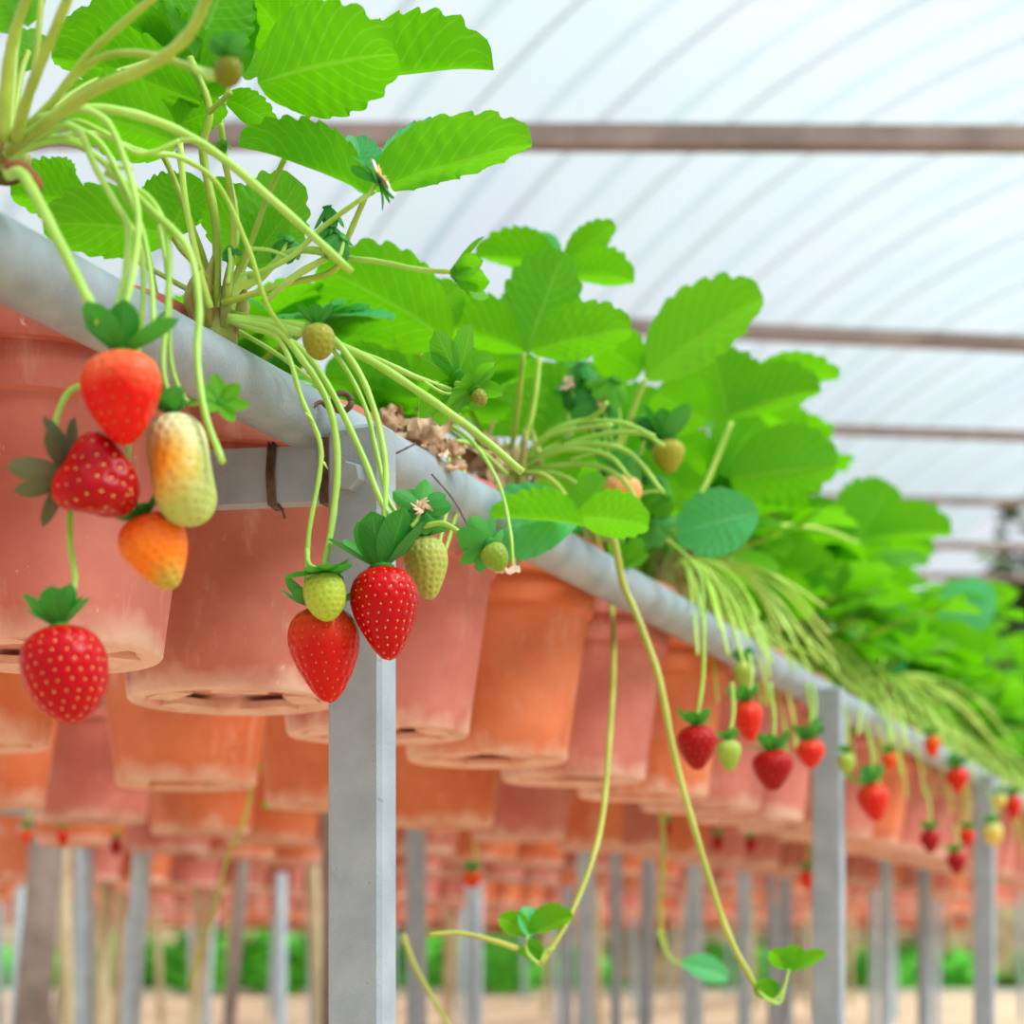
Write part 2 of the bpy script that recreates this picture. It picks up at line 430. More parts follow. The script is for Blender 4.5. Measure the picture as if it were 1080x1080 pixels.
ROWS = [(1.55, 0.28), (2.65, 0.27), (3.10, 0.27), (4.15, 0.27), (4.60, 0.27), (5.65, 0.27), (6.10, 0.27), (7.15, 0.27), (7.6, 0.27), (8.65, 0.27), (9.1, 0.27)]
for s, pitch in ROWS: row(s, max(1.0, s * 1.12), min(7.0 * s, 20), pitch)
def rear_where(w):
    s = (w - P1).dot(N)
    return 'second row behind the front pots' if s < .9 else 'third and fourth rows behind the front pots' if s < 2 else 'second bench back' if s < 3.6 else 'third bench back' if s < 5 else 'farthest benches'
rear.sort(key=lambda q: q[0].y)
NIND = 300 - len(front)
for i, (w, kind, lab) in enumerate(rear[:NIND]):
    pot(w, kind, lab or '%s terracotta pot in the blurred %s' % ({'pink': 'pink', 'brown': 'brownish', 'orange': 'orange'}[kind], rear_where(w)), 'terracotta pots on the rear benches', random.uniform(0, 6), False, lab is not None, lab is None)
far = {'pink': MB(), 'brown': MB(), 'orange': MB()}
for w, kind, lab in rear[NIND:]:
    b = MB().lathe([(0.0, 0.0), (0.082, 0.0), (0.105, 0.15), (0.1135, 0.178), (0.1235, 0.1785), (0.1235, 0.221), (0.0, 0.2)], 12)
    far[kind].add([Vector(v) + w for v in b.v], b.f)
for kind, b in far.items():
    if b.v: tag(link('distant_pots', b.mesh('distant_pots', M['pot_' + kind])), 'mass of tiny %s terracotta pots on the farthest benches' % kind, 'flower pots', 'far terracotta pots', 'stuff')

# ------------------------------------------------------------------ benches
ROT = Matrix((U, N, Vector((0, 0, 1)))).transposed()
def bar(b, t0, s0, z0, t1, s1, z1, wx, wz):
    """square bar between two points, wx across and wz high"""
    p0, p1 = W(t0, s0, z0), W(t1, s1, z1); d = p1 - p0; L = d.length
    rot = Matrix(((d.x/L, -d.y/L, 0), (d.y/L, d.x/L, 0), (0, 0, 1)))
    return b.box((p0 + p1) / 2, (L, wx, wz), rot)
def post_mb(t, s, top, wu, wn, lean=(0, 0), bevel=0.003):
    """hollow square tube post with softened edges, standing on the sand"""
    b = MB(); zs = [-0.02, 0.2, 0.4, 0.6, top - bevel, top]
    for i, z in enumerate(zs):
        ins = bevel if i == len(zs) - 1 else 0.0
        c = [(-wu/2 + ins, -wn/2 + bevel), (-wu/2 + bevel, -wn/2 + ins), (wu/2 - bevel, -wn/2 + ins), (wu/2 - ins, -wn/2 + bevel),
             (wu/2 - ins, wn/2 - bevel), (wu/2 - bevel, wn/2 - ins), (-wu/2 + bevel, wn/2 - ins), (-wu/2 + ins, wn/2 - bevel)]
        k = (z - top)
        for (du, dn) in c: b.v.append(tuple(W(t + du + lean[0] * k, s + dn + lean[1] * k, z)))
    for i in range(len(zs) - 1):
        for q in range(8): b.f.append((i*8+q, i*8+(q+1) % 8, (i+1)*8+(q+1) % 8, (i+1)*8+q))
    b.f += [tuple(range(7, -1, -1)), tuple((len(zs)-1)*8+q for q in range(8))]
    return b
ZR = H + 0.371
bench = thing('pot_bench', W(0, 0, 0), 'front grey steel bench with round pipe rail and square posts carrying the strawberry pots', 'bench')
BO = Matrix.Translation(-W(0, 0, 0))
for i, t in enumerate([0, 1.36, 2.72, 4.08]):
    link('post', sharp(post_mb(t, 0, H + 0.360, 0.026, 0.042).mesh('post', M['post'])), bench, BO)
    link('post', sharp(post_mb(t + 0.13, 0.862, H + 0.360, 0.022, 0.022).mesh('post', M['wood'] if i == 1 else M['post'])), bench, BO)
for (a, c) in ((-1.6, 5.7),):
    for s, part in ((0.0425, 'rail'), (0.3345, 'rail'), (0.50, 'rail'), (0.822, 'rail')):
        pts = []
        m_ = 40
        for j in range(m_ + 1):
            t = a + (c - a) * j / m_
            pts.append(W(t, s, ZR + (0.0018 * math.sin(t * 3.1) if s < 0.1 else 0)))
        link(part, MB().tube(pts, 0.0215 if s < 0.4 else 0.015, 20).mesh('rail', M['pipe']), bench, BO)
for s in (S1 - 0.1185, S1 + 0.1185):
    link('support_rod', MB().tube([W(-1.6, s, ZP + 0.1755), W(5.7, s, ZP + 0.1755)], 0.003, 6).mesh('support_rod', M['wire']), bench, BO)
# crossbar arm: a channel bolted to the inner side of the front post, not quite square to the row
BD = Vector((-0.988, 0.155, 0)).normalized(); BN = Vector((BD.y, -BD.x, 0))
BR = Matrix((BD, BN, Vector((0, 0, 1)))).transposed(); B0 = W(0.006, 0.030, H + 0.3325)
def Bp(a, n, z): return B0 + BD * a + BN * n + Vector((0, 0, z))
b = MB(); b.box(Bp(0.065, 0, 0), (0.130, 0.016, 0.039), BR)
link('crossbar', sharp(b.mesh('crossbar', M['post'])), bench, BO)
b = MB(); b.box(W(0.002, 0.0255, H + 0.3325), (0.020, 0.008, 0.046), ROT)
link('gap_plate', b.mesh('gap_plate', M['wire'], False), bench, BO)
# hex bolt on the post face
b = MB(); o_ = W(-0.013, 0.0005, H + 0.3235)
for z, r_ in ((0, 0.0105), (0.006, 0.0105), (0.0078, 0.009)):
    for q in range(6):
        a = q * math.pi / 3 + 0.35
        b.v.append(tuple(o_ - U * z + N * (r_ * math.cos(a)) + Vector((0, 0, r_ * math.sin(a)))))
for i in range(2):
    for q in range(6): b.f.append((i*6+q, i*6+(q+1) % 6, (i+1)*6+(q+1) % 6, (i+1)*6+q))
b.f.append(tuple(12 + q for q in range(6)))
link('bolt', b.mesh('bolt', M['bolt'], False), bench, BO)
# wire tie wound round the crossbar, and the twisted eye above the post
b = MB(); y_ = -0.0095 if BN.y > 0 else 0.0095
for q in range(4):
    a = 0.036 + 0.0016 * q; dz = 0.0016 * (q % 2); wz = 0.0207
    b.tube([Bp(a, y_, -wz), Bp(a + .001, y_ * 1.08, 0), Bp(a, y_, wz + dz), Bp(a, -y_, wz + dz), Bp(a, -y_, -wz), Bp(a, y_, -wz)], 0.0010, 5)
b.tube([Bp(.034, y_, -.0208), Bp(.030, y_ * 1.2, -.026), Bp(.028, y_ * 1.3, -.032)], 0.001, 5)
link('wire_tie', b.mesh('wire_tie', M['wire']), bench, BO)
eye = P(361, 424, 1.235); b = MB()
pts = [eye + Vector((0.0062*math.cos(a), 0.001*math.sin(a*2), 0.0062*math.sin(a))) for a in [R(15*q) for q in range(25)]]
b.tube(pts, 0.0022, 8); b.tube(spline([eye + Vector((-.0062, 0, -.001)), P(346, 430, 1.235), P(338, 424, 1.235), P(326, 432, 1.23)], 4), 0.0016, 6)
link('wire_eye', b.mesh('wire_eye', M['wire']), bench, BO)
b = MB(); b.tube([P(418, 478, 1.26), P(438, 468, 1.30)], 0.0008, 5); b.tube(spline([P(455, 500, 1.33), P(480, 530, 1.33), P(505, 578, 1.33)], 4), 0.0007, 5)
link('wire_end', b.mesh('wire_end', M['wire']), bench, BO)

def rear_bench(s_rows, ts0, ts1, t_post, label, mats, wood=()):
    o = thing('pot_bench', W(ts0, s_rows[0], 0), label, 'bench', 'rear pot benches'); OM = Matrix.Translation(-W(ts0, s_rows[0], 0))
    for s in s_rows:
        for ds in (-0.137, 0.137):
            link('rail', MB().tube([W(ts0, s + ds, ZR - 0.004), W(ts1, s + ds, ZR - 0.004)], 0.016, 8).mesh('rail', M['pipe']), o, OM)
    t = t_post; i = 0
    while t < ts1:
        for s in ((s_rows[0] - 0.165, s_rows[-1] + 0.165) if s_rows[0] < 3 else (s_rows[0] - 0.165,)):
            mt = random.choice(mats); w_ = 0.031
            ln = (random.uniform(-.03, .03), random.uniform(-.05, .05))
            link('post', post_mb(t, s, H + 0.35, w_, w_, ln).mesh('post', M[mt], False), o, OM)
        b = MB(); bar(b, t, s_rows[0] - 0.144, H + 0.332, t, s_rows[-1] + 0.144, H + 0.332, 0.03, 0.034)
        link('crossbar', b.mesh('crossbar', M['post'], False), o, OM)
        t += 1.36; i += 1
rear_bench((1.11, 1.55), 0.3, 11, 0.61, 'grey steel pot bench directly behind the front bench', ['pale_steel', 'post'])
rear_bench((2.65, 3.10), 2.6, 18.5, 2.9, 'blurred pot bench with pale thin posts, second behind the front bench', ['pale_steel', 'bamboo', 'bamboo'])
rear_bench((4.15, 4.60), 4.4, 20.5, 4.6, 'blurred pot bench with tan posts, third behind the front bench', ['post', 'bamboo', 'pale_steel', 'bamboo'])
rear_bench((7.15, 7.60), 7.9, 20.2, 8.1, 'second farthest blurred pot bench before the green bank', ['bamboo', 'pale_steel'])
rear_bench((8.65, 9.10), 9.6, 20.2, 9.8, 'farthest blurred pot bench before the green bank', ['bamboo', 'pale_steel'])
rear_bench((5.65, 6.10), 6.1, 20.5, 6.3, 'blurred pot bench with tan posts, fourth behind the front bench', ['post', 'bamboo', 'bamboo', 'pale_steel'])

def stray_post(x, w, Y, mat, lab, lean=0.0, top=0.35, name='stake'):
    """lone stake standing in the sand under the benches"""
    p = P(x, 1000, Y); r = w / F * Y / 2; b = MB()
    b.tube([Vector((-lean * (top + H), 0, -0.02)), Vector((-lean * 0.5 * (top + H), 0, (top + H) * 0.5)), Vector((0, 0, top + H))], [r * 1.03, r, r * 0.97], 10)
    o = link(name, sharp(b.mesh(name, mat))); o.location = (p.x, p.y, 0); tag(o, lab, 'stake', 'stakes under the benches'); return o
stray_post(52, 38, 4.3, M['wood'], 'thick weathered grey stake under the pots, thickest of the stakes', 0.09, 0.30)
stray_post(95, 14, 5.3, M['wood'], 'slim grey stake leaning beside the thickest stake', 0.20, 0.28)
stray_post(112, 16, 5.6, M['bamboo'], 'tan bamboo stake between the leaning grey stake and the pale blue post', 0.03, 0.28)
stray_post(152, 21, 3.7, M['pale_steel'], 'pale blue-grey steel stake leaning slightly under the mauve pot', 0.07, 0.25)
stray_post(210, 10, 6.2, M['bamboo'], 'thin bamboo stake paired with another before the green bank', 0.04, 0.25)
stray_post(226, 8, 6.4, M['bamboo'], 'thinnest bamboo stake slanting before the green bank', 0.12, 0.25)
stray_post(258, 14, 5.0, M['wood'], 'grey-brown stake leaning between the bamboo pair and the front post', 0.09, 0.28)
stray_post(296, 13, 6.0, M['pale_steel'], 'pale whitish stake before the green bank near the front post', 0.0, 0.25)
stray_post(499, 16, 5.2, M['pale_steel'], 'pale stake behind the curved end of the pale runner', 0.0, 0.26)
stray_post(618, 19, 4.0, M['pale_steel'], 'bright whitish stake under the thin runner with a plantlet', 0.0, 0.24)
stray_post(733, 18, 4.4, M['pale_steel'], 'pale steel stake behind the long thick runner', 0.0, 0.24)
stray_post(785, 15, 5.0, M['pale_steel'], 'pale stake beside the second grey post', 0.0, 0.26)
stray_post(828, 14, 5.2, M['post'], 'grey stake close beside the second grey post', 0.0, 0.26)
stray_post(935, 14, 5.0, M['pale_steel'], 'pale stake between the second and third grey posts', 0.0, 0.26)
stray_post(975, 15, 5.2, M['post'], 'grey stake next to the third grey post', 0.0, 0.26)

# green bank, kerb and earth behind
def leaf_clump(name, mat, size, n, ls, loc, label, cat, group=None, kind=None, seed=0):
    rnd = random.Random(seed); b = MB()
    for i in range(n):
        a, e = rnd.uniform(0, 2*math.pi), rnd.uniform(-0.2, 1.0); rr = rnd.uniform(0.55, 1.0)
        e = max(0.0, e)
        p = Vector((size[0]*rr*math.cos(a)*math.sqrt(1-e*e*.8), size[1]*rr*math.sin(a)*math.sqrt(1-e*e*.8), size[2]*(0.06 + 0.94*e*rr)))
        q = Matrix.Rotation(rnd.uniform(0, 6.28), 3, 'Z') @ Matrix.Rotation(rnd.uniform(-.9, .9), 3, 'X'); l = ls * rnd.uniform(.6, 1.3)
        vs = [q @ Vector(v) * l + p for v in ((-.5, 0, 0), (0, -.3, .08), (.5, 0, 0), (0, .3, .08))]
        b.add(vs, [(0, 1, 2, 3)])
    core = MB().lathe([(1.0, 0), (1.1, .4), (1.0, .7), (.7, .9), (.3, 1.02), (0, 1.05)], 14)
    b.add([(x*size[0]*.72, y*size[1]*.72, z*size[2]*.85) for x, y, z in core.v], core.f)
    o = link(name, b.mesh(name, mat)); o.location = loc; return tag(o, label, cat, group, kind)
xs = [-6.6, -5.9, -5.1, -4.3, -3.7, -2.9, -2.2, -1.5, -0.8, -0.1, 0.6, 2.2, 3.6, 4.3, 5.2]
for i, x in enumerate(xs):
    hgt = random.uniform(0.56, 0.74) * (1.0 if x < 0.5 else 0.8)
    leaf_clump('low_shrub', M['hedge'], (0.52, 0.4, hgt), 520, 0.14, (x, 17.4 + random.uniform(-.3, .3), 0), 'low bright green shrub on the bank beyond all the benches', 'shrub', 'shrubs beyond the benches', None, i)
b = MB()
for i in range(41):
    x = -9 + 20 * i / 40
    for (y, z) in ((19.6, 0.0), (20.1, 0.55 + 0.08*noise.noise(Vector((x, 0, 0)))), (21.2, 1.1 + 0.2*noise.noise(Vector((x*.8, 2, 0)))), (25, 1.9)): b.v.append((x, y, z))
for i in range(40):
    for q in range(3): b.f.append((i*4+q, (i+1)*4+q, (i+1)*4+q+1, i*4+q+1))
tag(link('trim_7', b.mesh('trim', M['bank'])), 'low brown earth bank behind the benches', kind='structure')
b = MB().box((0, 16.9, 0.03), (22, 0.16, 0.07)); tag(link('trim_8', b.mesh('trim', M['kerb'], False)), 'pale concrete kerb in front of the green shrubs', kind='structure')
for i, (x, y, sx, sz) in enumerate([(6.2, 34, 2.2, 5.6), (10.4, 34, 2.3, 9.2), (14.9, 34, 2.4, 10.2), (2.2, 36, 2.0, 4.2), (19.5, 35, 2.4, 10.5)]):
    leaf_clump('broad_tree', M['tree'], (sx, 2.0, sz), 2200, 0.6, (x, y, 0), 'dark blurred broad tree beyond the open far end of the greenhouse', 'tree', 'trees beyond the far end', None, 50 + i)
shed = thing('timber_shed', (9.3, 28.6, 0), 'dark brown timber shed at the open far end of the greenhouse', 'shed')
for i in range(9): link('plank', MB().box((-1.2 + 0.3*i, 0, 1.55), (0.28, 0.06, 3.1)).mesh('plank', M['wood'], False), shed)
link('roof', MB().box((0, 0.2, 3.2), (3.2, 1.6, 0.14), Matrix.Rotation(0.12, 3, 'X')).mesh('roof', M['beam'], False), shed)
#PLANTS

# ------------------------------------------------------------------ leaflets
def leaflet_mesh(fold, droop, twist, matkey, seed, teeth=8):
    """serrated obovate strawberry leaflet: base at the origin, tip at +Y (length 1), half width about 0.5, top side +Z"""
    rnd = random.Random(seed); per = 6; nv = teeth * per; nu = 4; b = MB(); uv = []
    cols = [-1.0, -0.78, -0.5, -0.22, 0.0, 0.22, 0.5, 0.78, 1.0]
    for j in range(nv + 1):
        v = j / nv
        w = 0.5 * (math.sin(math.pi * min(1, v ** 0.86)) ** 0.62 if 0 < v < 1 else 0.0)
        w *= 0.86 + 0.2 * v
        ph = j % per
        saw = 0.115 * math.sin(math.pi * ((ph + 0.4) % per) / per) ** 0.6 if j > per * 0.8 and v < 0.995 else 0.0
        for c in cols:
            y = v; x = c * w
            if abs(c) == 1.0:
                x = c * (w + saw * (0.55 if v < 0.9 else 0.3) * min(1, w * 3)); y = v + saw * 0.55
            elif abs(c) > 0.7: x = c * (w + saw * 0.15)
            ax = abs(x)
            rip = 0.008 * math.sin(2 * math.pi * ((v - 0.62 * ax) * 9.0)) * min(1, ax * 5)
            z = fold * ax - 0.28 * fold * ax * ax * 2 + rip - droop * (v * v - 0.15 * v) + twist * x * v + 0.02 * noise.noise(Vector((x * 3 + seed, v * 3, 0)))
            b.v.append((x, y, z)); uv.append((c * 0.5 + 0.5, v))
    k = len(cols)
    for j in range(nv):
        for i in range(k - 1): a = j * k + i; b.f.append((a, a + 1, a + k + 1, a + k))
    b.uv = uv
    return b.mesh('leaflet', M[matkey])
LEAFM = {mk: [leaflet_mesh(f, d, t, mk, i + 1, tt) for i, (f, d, t, tt) in enumerate([(0.30, 0.10, 0.0, 7), (0.55, 0.18, 0.15, 8), (0.15, 0.28, -0.12, 7), (0.42, -0.08, 0.1, 8)])] for mk in ('leaf', 'leaf_teal')}

def leaflet_at(parent, org, base, tip, wid, ntop, var=0, mk='leaf'):
    """leaflet from base to tip (world points) of real width wid, top side towards ntop"""
    y = tip - base; L = y.length; y = y.normalized(); z = (ntop - y * ntop.dot(y)).normalized(); x = y.cross(z)
    m = Matrix(((x.x * wid, y.x * L, z.x * L, base.x - org.x), (x.y * wid, y.y * L, z.y * L, base.y - org.y), (x.z * wid, y.z * L, z.z * L, base.z - org.z), (0, 0, 0, 1)))
    o = link('leaflet', LEAFM[mk][var % 4], parent); o.matrix_local = m
    return o
def lf(parent, org, bpx, tpx, w, Y, tilt=42, side='u', var=0, mk='leaf', dY=0.0):
    """leaflet seen in the photograph: base pixel, tip pixel, width seen in pixels; side u shows its underside, o its top"""
    b, t = P(bpx[0], bpx[1], Y), P(tpx[0], tpx[1], Y + dY)
    cam_v = (Vector((0, 0, H)) - (b + t) / 2).normalized(); y = (t - b).normalized()
    a = (cam_v - y * cam_v.dot(y)).normalized(); c = y.cross(a)
    if c.z < 0: c = -c
    k = R(tilt); n = c * math.sin(k) + a * (-math.cos(k) if side == 'u' else math.cos(k))
    L = (t - b).length
    wid = max(0.35 * L, min(w / F * Y / max(0.3, math.cos(k)), 1.15 * L))
    return leaflet_at(parent, org, b, t, wid, n, var, mk)

def plant_root(px, Y, label, group='strawberry plants on the front bench'):
    p = P(px[0], px[1], Y); o = thing('strawberry_plant', p, label, 'strawberry plant', group); return o, p
def crown_mesh(r=0.011, h=0.03, seed=0):
    rnd = random.Random(seed); b = MB()
    b.lathe([(r * 1.25, -h), (r * 1.3, -h * .5), (r * 1.05, 0), (r * .7, h * .35), (0, h * .45)], 12)
    for i in range(9):
        a = rnd.uniform(0, 6.28); l = rnd.uniform(.5, 1.2) * h
        q = [Vector((r*1.1*math.cos(a), r*1.1*math.sin(a), -h*.6)), Vector((r*1.7*math.cos(a), r*1.7*math.sin(a), l*.1)), Vector((r*1.3*math.cos(a+.2), r*1.3*math.sin(a+.2), l*.75))]
        b.tube(spline(q, 3), [0.003, .0035, .004, .0035, .003, .002, .0008][:7], 6)
    return b.mesh('crown', M['crown'])
def stalk(root, org, px, Y0, Y1, r0, r1=None, mat='stalk', name='fruit_stalk'):
    return link(name, stem_mesh(path(px, Y0, Y1), r0, r1 or r0 * 0.85, name, M[mat], org), root)
def leaf(root, org, px, Y0, Y1, lfs, r=0.0022, mat='petiole'):
    st = stalk(root, org, px, Y0, Y1, r, r * .8, mat, 'leaf_stalk')
    for a in lfs:
        kw = dict(a[4]) if len(a) > 4 else {}
        lf(st, org, a[0], a[1], a[2], a[3], **kw)
    return st

# plant at the near end of the rail: a clump of stalks pouring over the pipe
root, og = plant_root((6, 160), 0.98, 'strawberry plant with a thick clump of curved stalks above the near end of the rail')
link('crown', crown_mesh(0.008, 0.014, 1), root, Matrix.Translation((-0.004, 0.006, 0.002)))
for px, Y0, Y1, r0, r1 in [
    ([(6, 165), (60, 122), (110, 115), (170, 130), (228, 162), (300, 222), (371, 287)], .97, 1.02, .0030, .0024),
    ([(8, 160), (65, 118), (110, 90), (160, 68), (200, 35), (222, -12)], .96, .86, .0032, .0028),
    ([(8, 155), (55, 108), (92, 60), (118, 35), (170, -10)], .97, .92, .0024, .002),
    ([(12, 158), (80, 80), (115, 58), (160, 58), (205, 72), (232, 80)], .97, .88, .0022, .0016),
    ([(16, 150), (28, 105), (50, 50), (76, -12)], .95, .90, .0032, .0026),
    ([(4, 150), (6, 90), (14, 40), (32, -12)], .95, .92, .0034, .0026),
    ([(22, 140), (34, 90), (40, 40), (44, -10)], .96, .96, .0020, .0018)]:
    stalk(root, og, px, Y0, Y1, r0, r1, 'petiole' if Y1 < .97 else 'stalk', 'leaf_stalk' if Y1 < .97 else 'fruit_stalk')
for px, Y0, Y1, r0 in [
    ([(10, 165), (50, 145), (85, 150), (110, 172), (140, 178)], .97, .98, .0016),
    ([(10, 168), (40, 152), (75, 150), (105, 168), (122, 188), (135, 215)], .97, .96, .0018),
    ([(14, 162), (70, 128), (110, 140), (140, 160), (162, 160), (190, 148)], .98, .99, .0016),
    ([(190, 148), (205, 148), (215, 152)], .99, .99, .0013),
    ([(20, 160), (90, 140), (150, 160), (190, 166), (230, 195), (262, 262), (282, 322), (306, 356)], .98, 1.10, .0017)]:
    stalk(root, og, px, Y0, Y1, r0)
stalk(root, og, [(8, 184), (22, 183), (34, 200), (60, 250), (85, 300), (106, 340)], .93, .90, .0033, .0026)
b = MB(); b.tube(spline(path([(6, 176), (22, 178), (36, 190), (43, 203)], .928), 4), [.0026, .0034, .0036, .0038, .0036, .0038, .0036, .0036, .0036, .0034, .003, .002, .0008], 8)
link('withered_sheath', MB().add([v - Vector(og) for v in map(Vector, b.v)], b.f).mesh('withered_sheath', m_flat('withered', (120, 62, 32), (170, 96, 52), 90, .8)), root)
for px, Y0, Y1, r0 in [
    ([(18, 158), (60, 135), (84, 140), (100, 175), (122, 215), (135, 240), (132, 290), (122, 330)], .97, .93, .0021),
    ([(40, 125), (80, 115), (112, 128), (130, 165), (142, 205), (146, 240), (140, 290), (130, 332)], .96, .925, .0021),
    ([(70, 130), (105, 150), (128, 190), (140, 215), (152, 250), (160, 300), (162, 350)], .97, .94, .0017)]:
    stalk(root, og, px, Y0, Y1, r0)
leaf(root, og, [(12, 150), (90, 90), (170, 60)], 1.04, 1.12, [((190, 62), (84, 18), 60, 1.16, {'tilt': 35, 'var': 2}), ((195, 70), (110, 66), 44, 1.18, {'tilt': 45, 'var': 1}), ((196, 60), (150, -25), 70, 1.18, {'tilt': 30, 'var': 3})], .0018)
leaf(root, og, [(12, 150), (70, 110), (150, 95)], 1.06, 1.16, [((205, 110), (120, 70), 56, 1.2, {'tilt': 30, 'var': 1}), ((140, 70), (55, 40), 54, 1.18, {'tilt': 30}), ((150, 112), (90, 135), 40, 1.14, {'tilt': 35, 'var': 2}), ((205, 30), (120, -5), 60, 1.2, {'tilt': 30, 'var': 2}), ((258, 50), (225, -30), 70, 1.22, {'tilt': 25})], .0018)
# leaves of this plant that reach over the top of the frame
leaf(root, og, [(10, 150), (16, 60), (22, 20)], .98, 1.0, [((22, 30), (-20, -40), 60, 1.0, {'tilt': 30}), ((26, 26), (40, -40), 40, 1.0, {'tilt': 40, 'var': 1})])
leaf(root, og, [(10, 150), (22, 80), (30, 55)], 1.02, 1.04, [((10, 78), (42, 30), 34, 1.04, {'side': 'o', 'tilt': 20, 'mk': 'leaf', 'var': 2})])

# second plant: crown on the rim of the pink pot
root, og = plant_root((228, 322), 1.17, 'strawberry plant with broad upright leaves rising beside the front post')
link('crown', crown_mesh(0.011, 0.03, 2), root)
b = MB(); q = spline(path([(236, 330), (246, 305), (262, 295), (275, 292)], 1.165), 5); k = len(q)
b.tube([v - og for v in q], [.009 - .0055 * i / (k - 1) for i in range(k)], 10)
link('crown_branch', b.mesh('crown_branch', M['stalk_pale']), root)
# leaf high up with a broad rounded blade
leaf(root, og, [(232, 322), (262, 262), (285, 200), (320, 130), (345, 98)], 1.16, 1.14, [
    ((272, 88), (412, 42), 112, 1.10, {'tilt': 25, 'var': 2}), ((352, 95), (514, 50), 42, 1.17, {'tilt': 62, 'var': 1}), ((345, 90), (250, -30), 80, 1.2, {'tilt': 45})], .0021)
leaf(root, og, [(228, 322), (228, 240), (214, 160), (221, 115), (200, 60)], 1.16, 1.14, [
    ((212, 108), (60, 52), 62, 1.14, {'tilt': 45}), ((214, 100), (150, 22), 70, 1.16, {'tilt': 40, 'var': 1}), ((206, 60), (250, -45), 95, 1.15, {'tilt': 20, 'var': 3}), ((232, 62), (262, -20), 50, 1.19, {'tilt': 50, 'var': 1})], .0030)
leaf(root, og, [(221, 118), (232, 108), (243, 98)], 1.14, 1.10, [((236, 104), (298, 128), 36, 1.2, {'tilt': 35, 'var': 2})], .0019)
leaf(root, og, [(234, 322), (250, 240), (236, 165), (234, 120), (250, 60)], 1.18, 1.2, [
    ((250, 85), (195, -25), 90, 1.22, {'tilt': 35}), ((255, 80), (330, -30), 80, 1.24, {'tilt': 40, 'var': 1}), ((240, 90), (150, 60), 60, 1.22, {'tilt': 35, 'var': 2})], .0023)
leaf(root, og, [(232, 322), (205, 245), (175, 170), (150, 140)], 1.17, 1.13, [
    ((186, 150), (72, 108), 82, 1.10, {'tilt': 30, 'var': 0}), ((165, 120), (110, 40), 60, 1.16, {'tilt': 45, 'var': 1}), ((178, 140), (232, 105), 42, 1.16, {'tilt': 45, 'var': 2})], .0021)
leaf(root, og, [(234, 320), (300, 300), (352, 285), (368, 248), (386, 206)], 1.15, 1.13, [
    ((388, 206), (262, 139), 46, 1.12, {'tilt': 55, 'var': 1}), ((386, 203), (556, 141), 60, 1.13, {'tilt': 48, 'var': 0}), ((384, 205), (376, 142), 46, 1.17, {'side': 'o', 'tilt': 10, 'mk': 'leaf_teal'})], .0023)
lf_back = leaf(root, og, [(386, 206), (392, 200), (396, 198)], 1.14, 1.15, [((400, 198), (520, 130), 40, 1.17, {'side': 'o', 'tilt': 62, 'mk': 'leaf_teal', 'var': 1})], .0015)
leaf(root, og, [(234, 322), (215, 290), (190, 262), (176, 240)], 1.17, 1.10, [
    ((182, 248), (55, 222), 66, 1.08, {'tilt': 32, 'var': 2}), ((180, 246), (205, 188), 52, 1.17, {'tilt': 35, 'var': 1})], .0019)
leaf(root, og, [(236, 318), (252, 292), (262, 272)], 1.17, 1.2, [
    ((262, 282), (318, 190), 78, 1.20, {'tilt': 22, 'var': 3}), ((262, 280), (232, 195), 58, 1.22, {'tilt': 30, 'var': 2}), ((266, 276), (300, 225), 44, 1.18, {'side': 'u', 'tilt': 40})], .002)
leaf(root, og, [(226, 322), (205, 250), (188, 160)], 1.18, 1.2, [((150, 240), (204, 192), 44, 1.24, {'tilt': 30, 'var': 1})], .0022)
leaf(root, og, [(222, 325), (212, 290), (196, 215), (190, 150)], 1.15, 1.13, [], .0024, 'stalk_pale')
leaf(root, og, [(240, 318), (246, 235), (237, 165), (233, 130)], 1.15, 1.12, [], .0022, 'petiole')
leaf(root, og, [(228, 322), (120, 260), (65, 215)], 1.22, 1.34, [((92, 215), (15, 200), 62, 1.34, {'tilt': 30, 'var': 1}), ((70, 205), (55, 170), 40, 1.36, {'tilt': 40})], .002)
for px, Y0, Y1, r0, r1 in [
    ([(240, 335), (300, 345), (375, 372), (440, 412), (500, 455), (551, 498)], 1.15, 1.16, .0030, .0026),
    ([(244, 330), (320, 352), (395, 378), (440, 398), (476, 411)], 1.16, 1.20, .0022, .0017),
    ([(240, 338), (285, 352), (304, 375), (318, 420), (337, 465), (337, 500), (326, 560), (323, 615)], 1.15, 1.135, .0019, .0016),
    ([(242, 338), (290, 348), (318, 378), (346, 425), (356, 480), (352, 540), (341, 605)], 1.15, 1.135, .0026, .0021),
    ([(246, 340), (310, 362), (345, 405), (380, 475), (405, 535), (424, 552)], 1.15, 1.135, .0022, .002),
    ([(250, 335), (330, 352), (362, 385), (386, 432), (398, 480), (411, 530), (434, 556)], 1.16, 1.145, .0017, .0015),
    ([(248, 333), (335, 348), (372, 382), (394, 430), (406, 485), (406, 530), (404, 575)], 1.155, 1.135, .0022, .002),
    ([(272, 296), (302, 268), (330, 264), (356, 272)], 1.16, 1.14, .0024, .0026),
    ([(262, 292), (305, 272), (340, 240), (378, 212), (395, 202)], 1.15, 1.09, .0018, .0014),
    ([(278, 320), (310, 292), (345, 272)], 1.15, 1.13, .0024, .0022),
    ([(354, 271), (400, 276), (440, 284), (478, 287)], 1.14, 1.08, .0018, .0015),
    ([(262, 262), (285, 264), (305, 272)], 1.14, 1.14, .0014, .0012),
    ([(244, 345), (290, 372), (330, 402)], 1.17, 1.2, .0018, .0014),
    ([(446, 402), (470, 415), (490, 412)], 1.19, 1.2, .0012, .001)]:
    stalk(root, og, px, Y0, Y1, r0, r1)
b = MB()
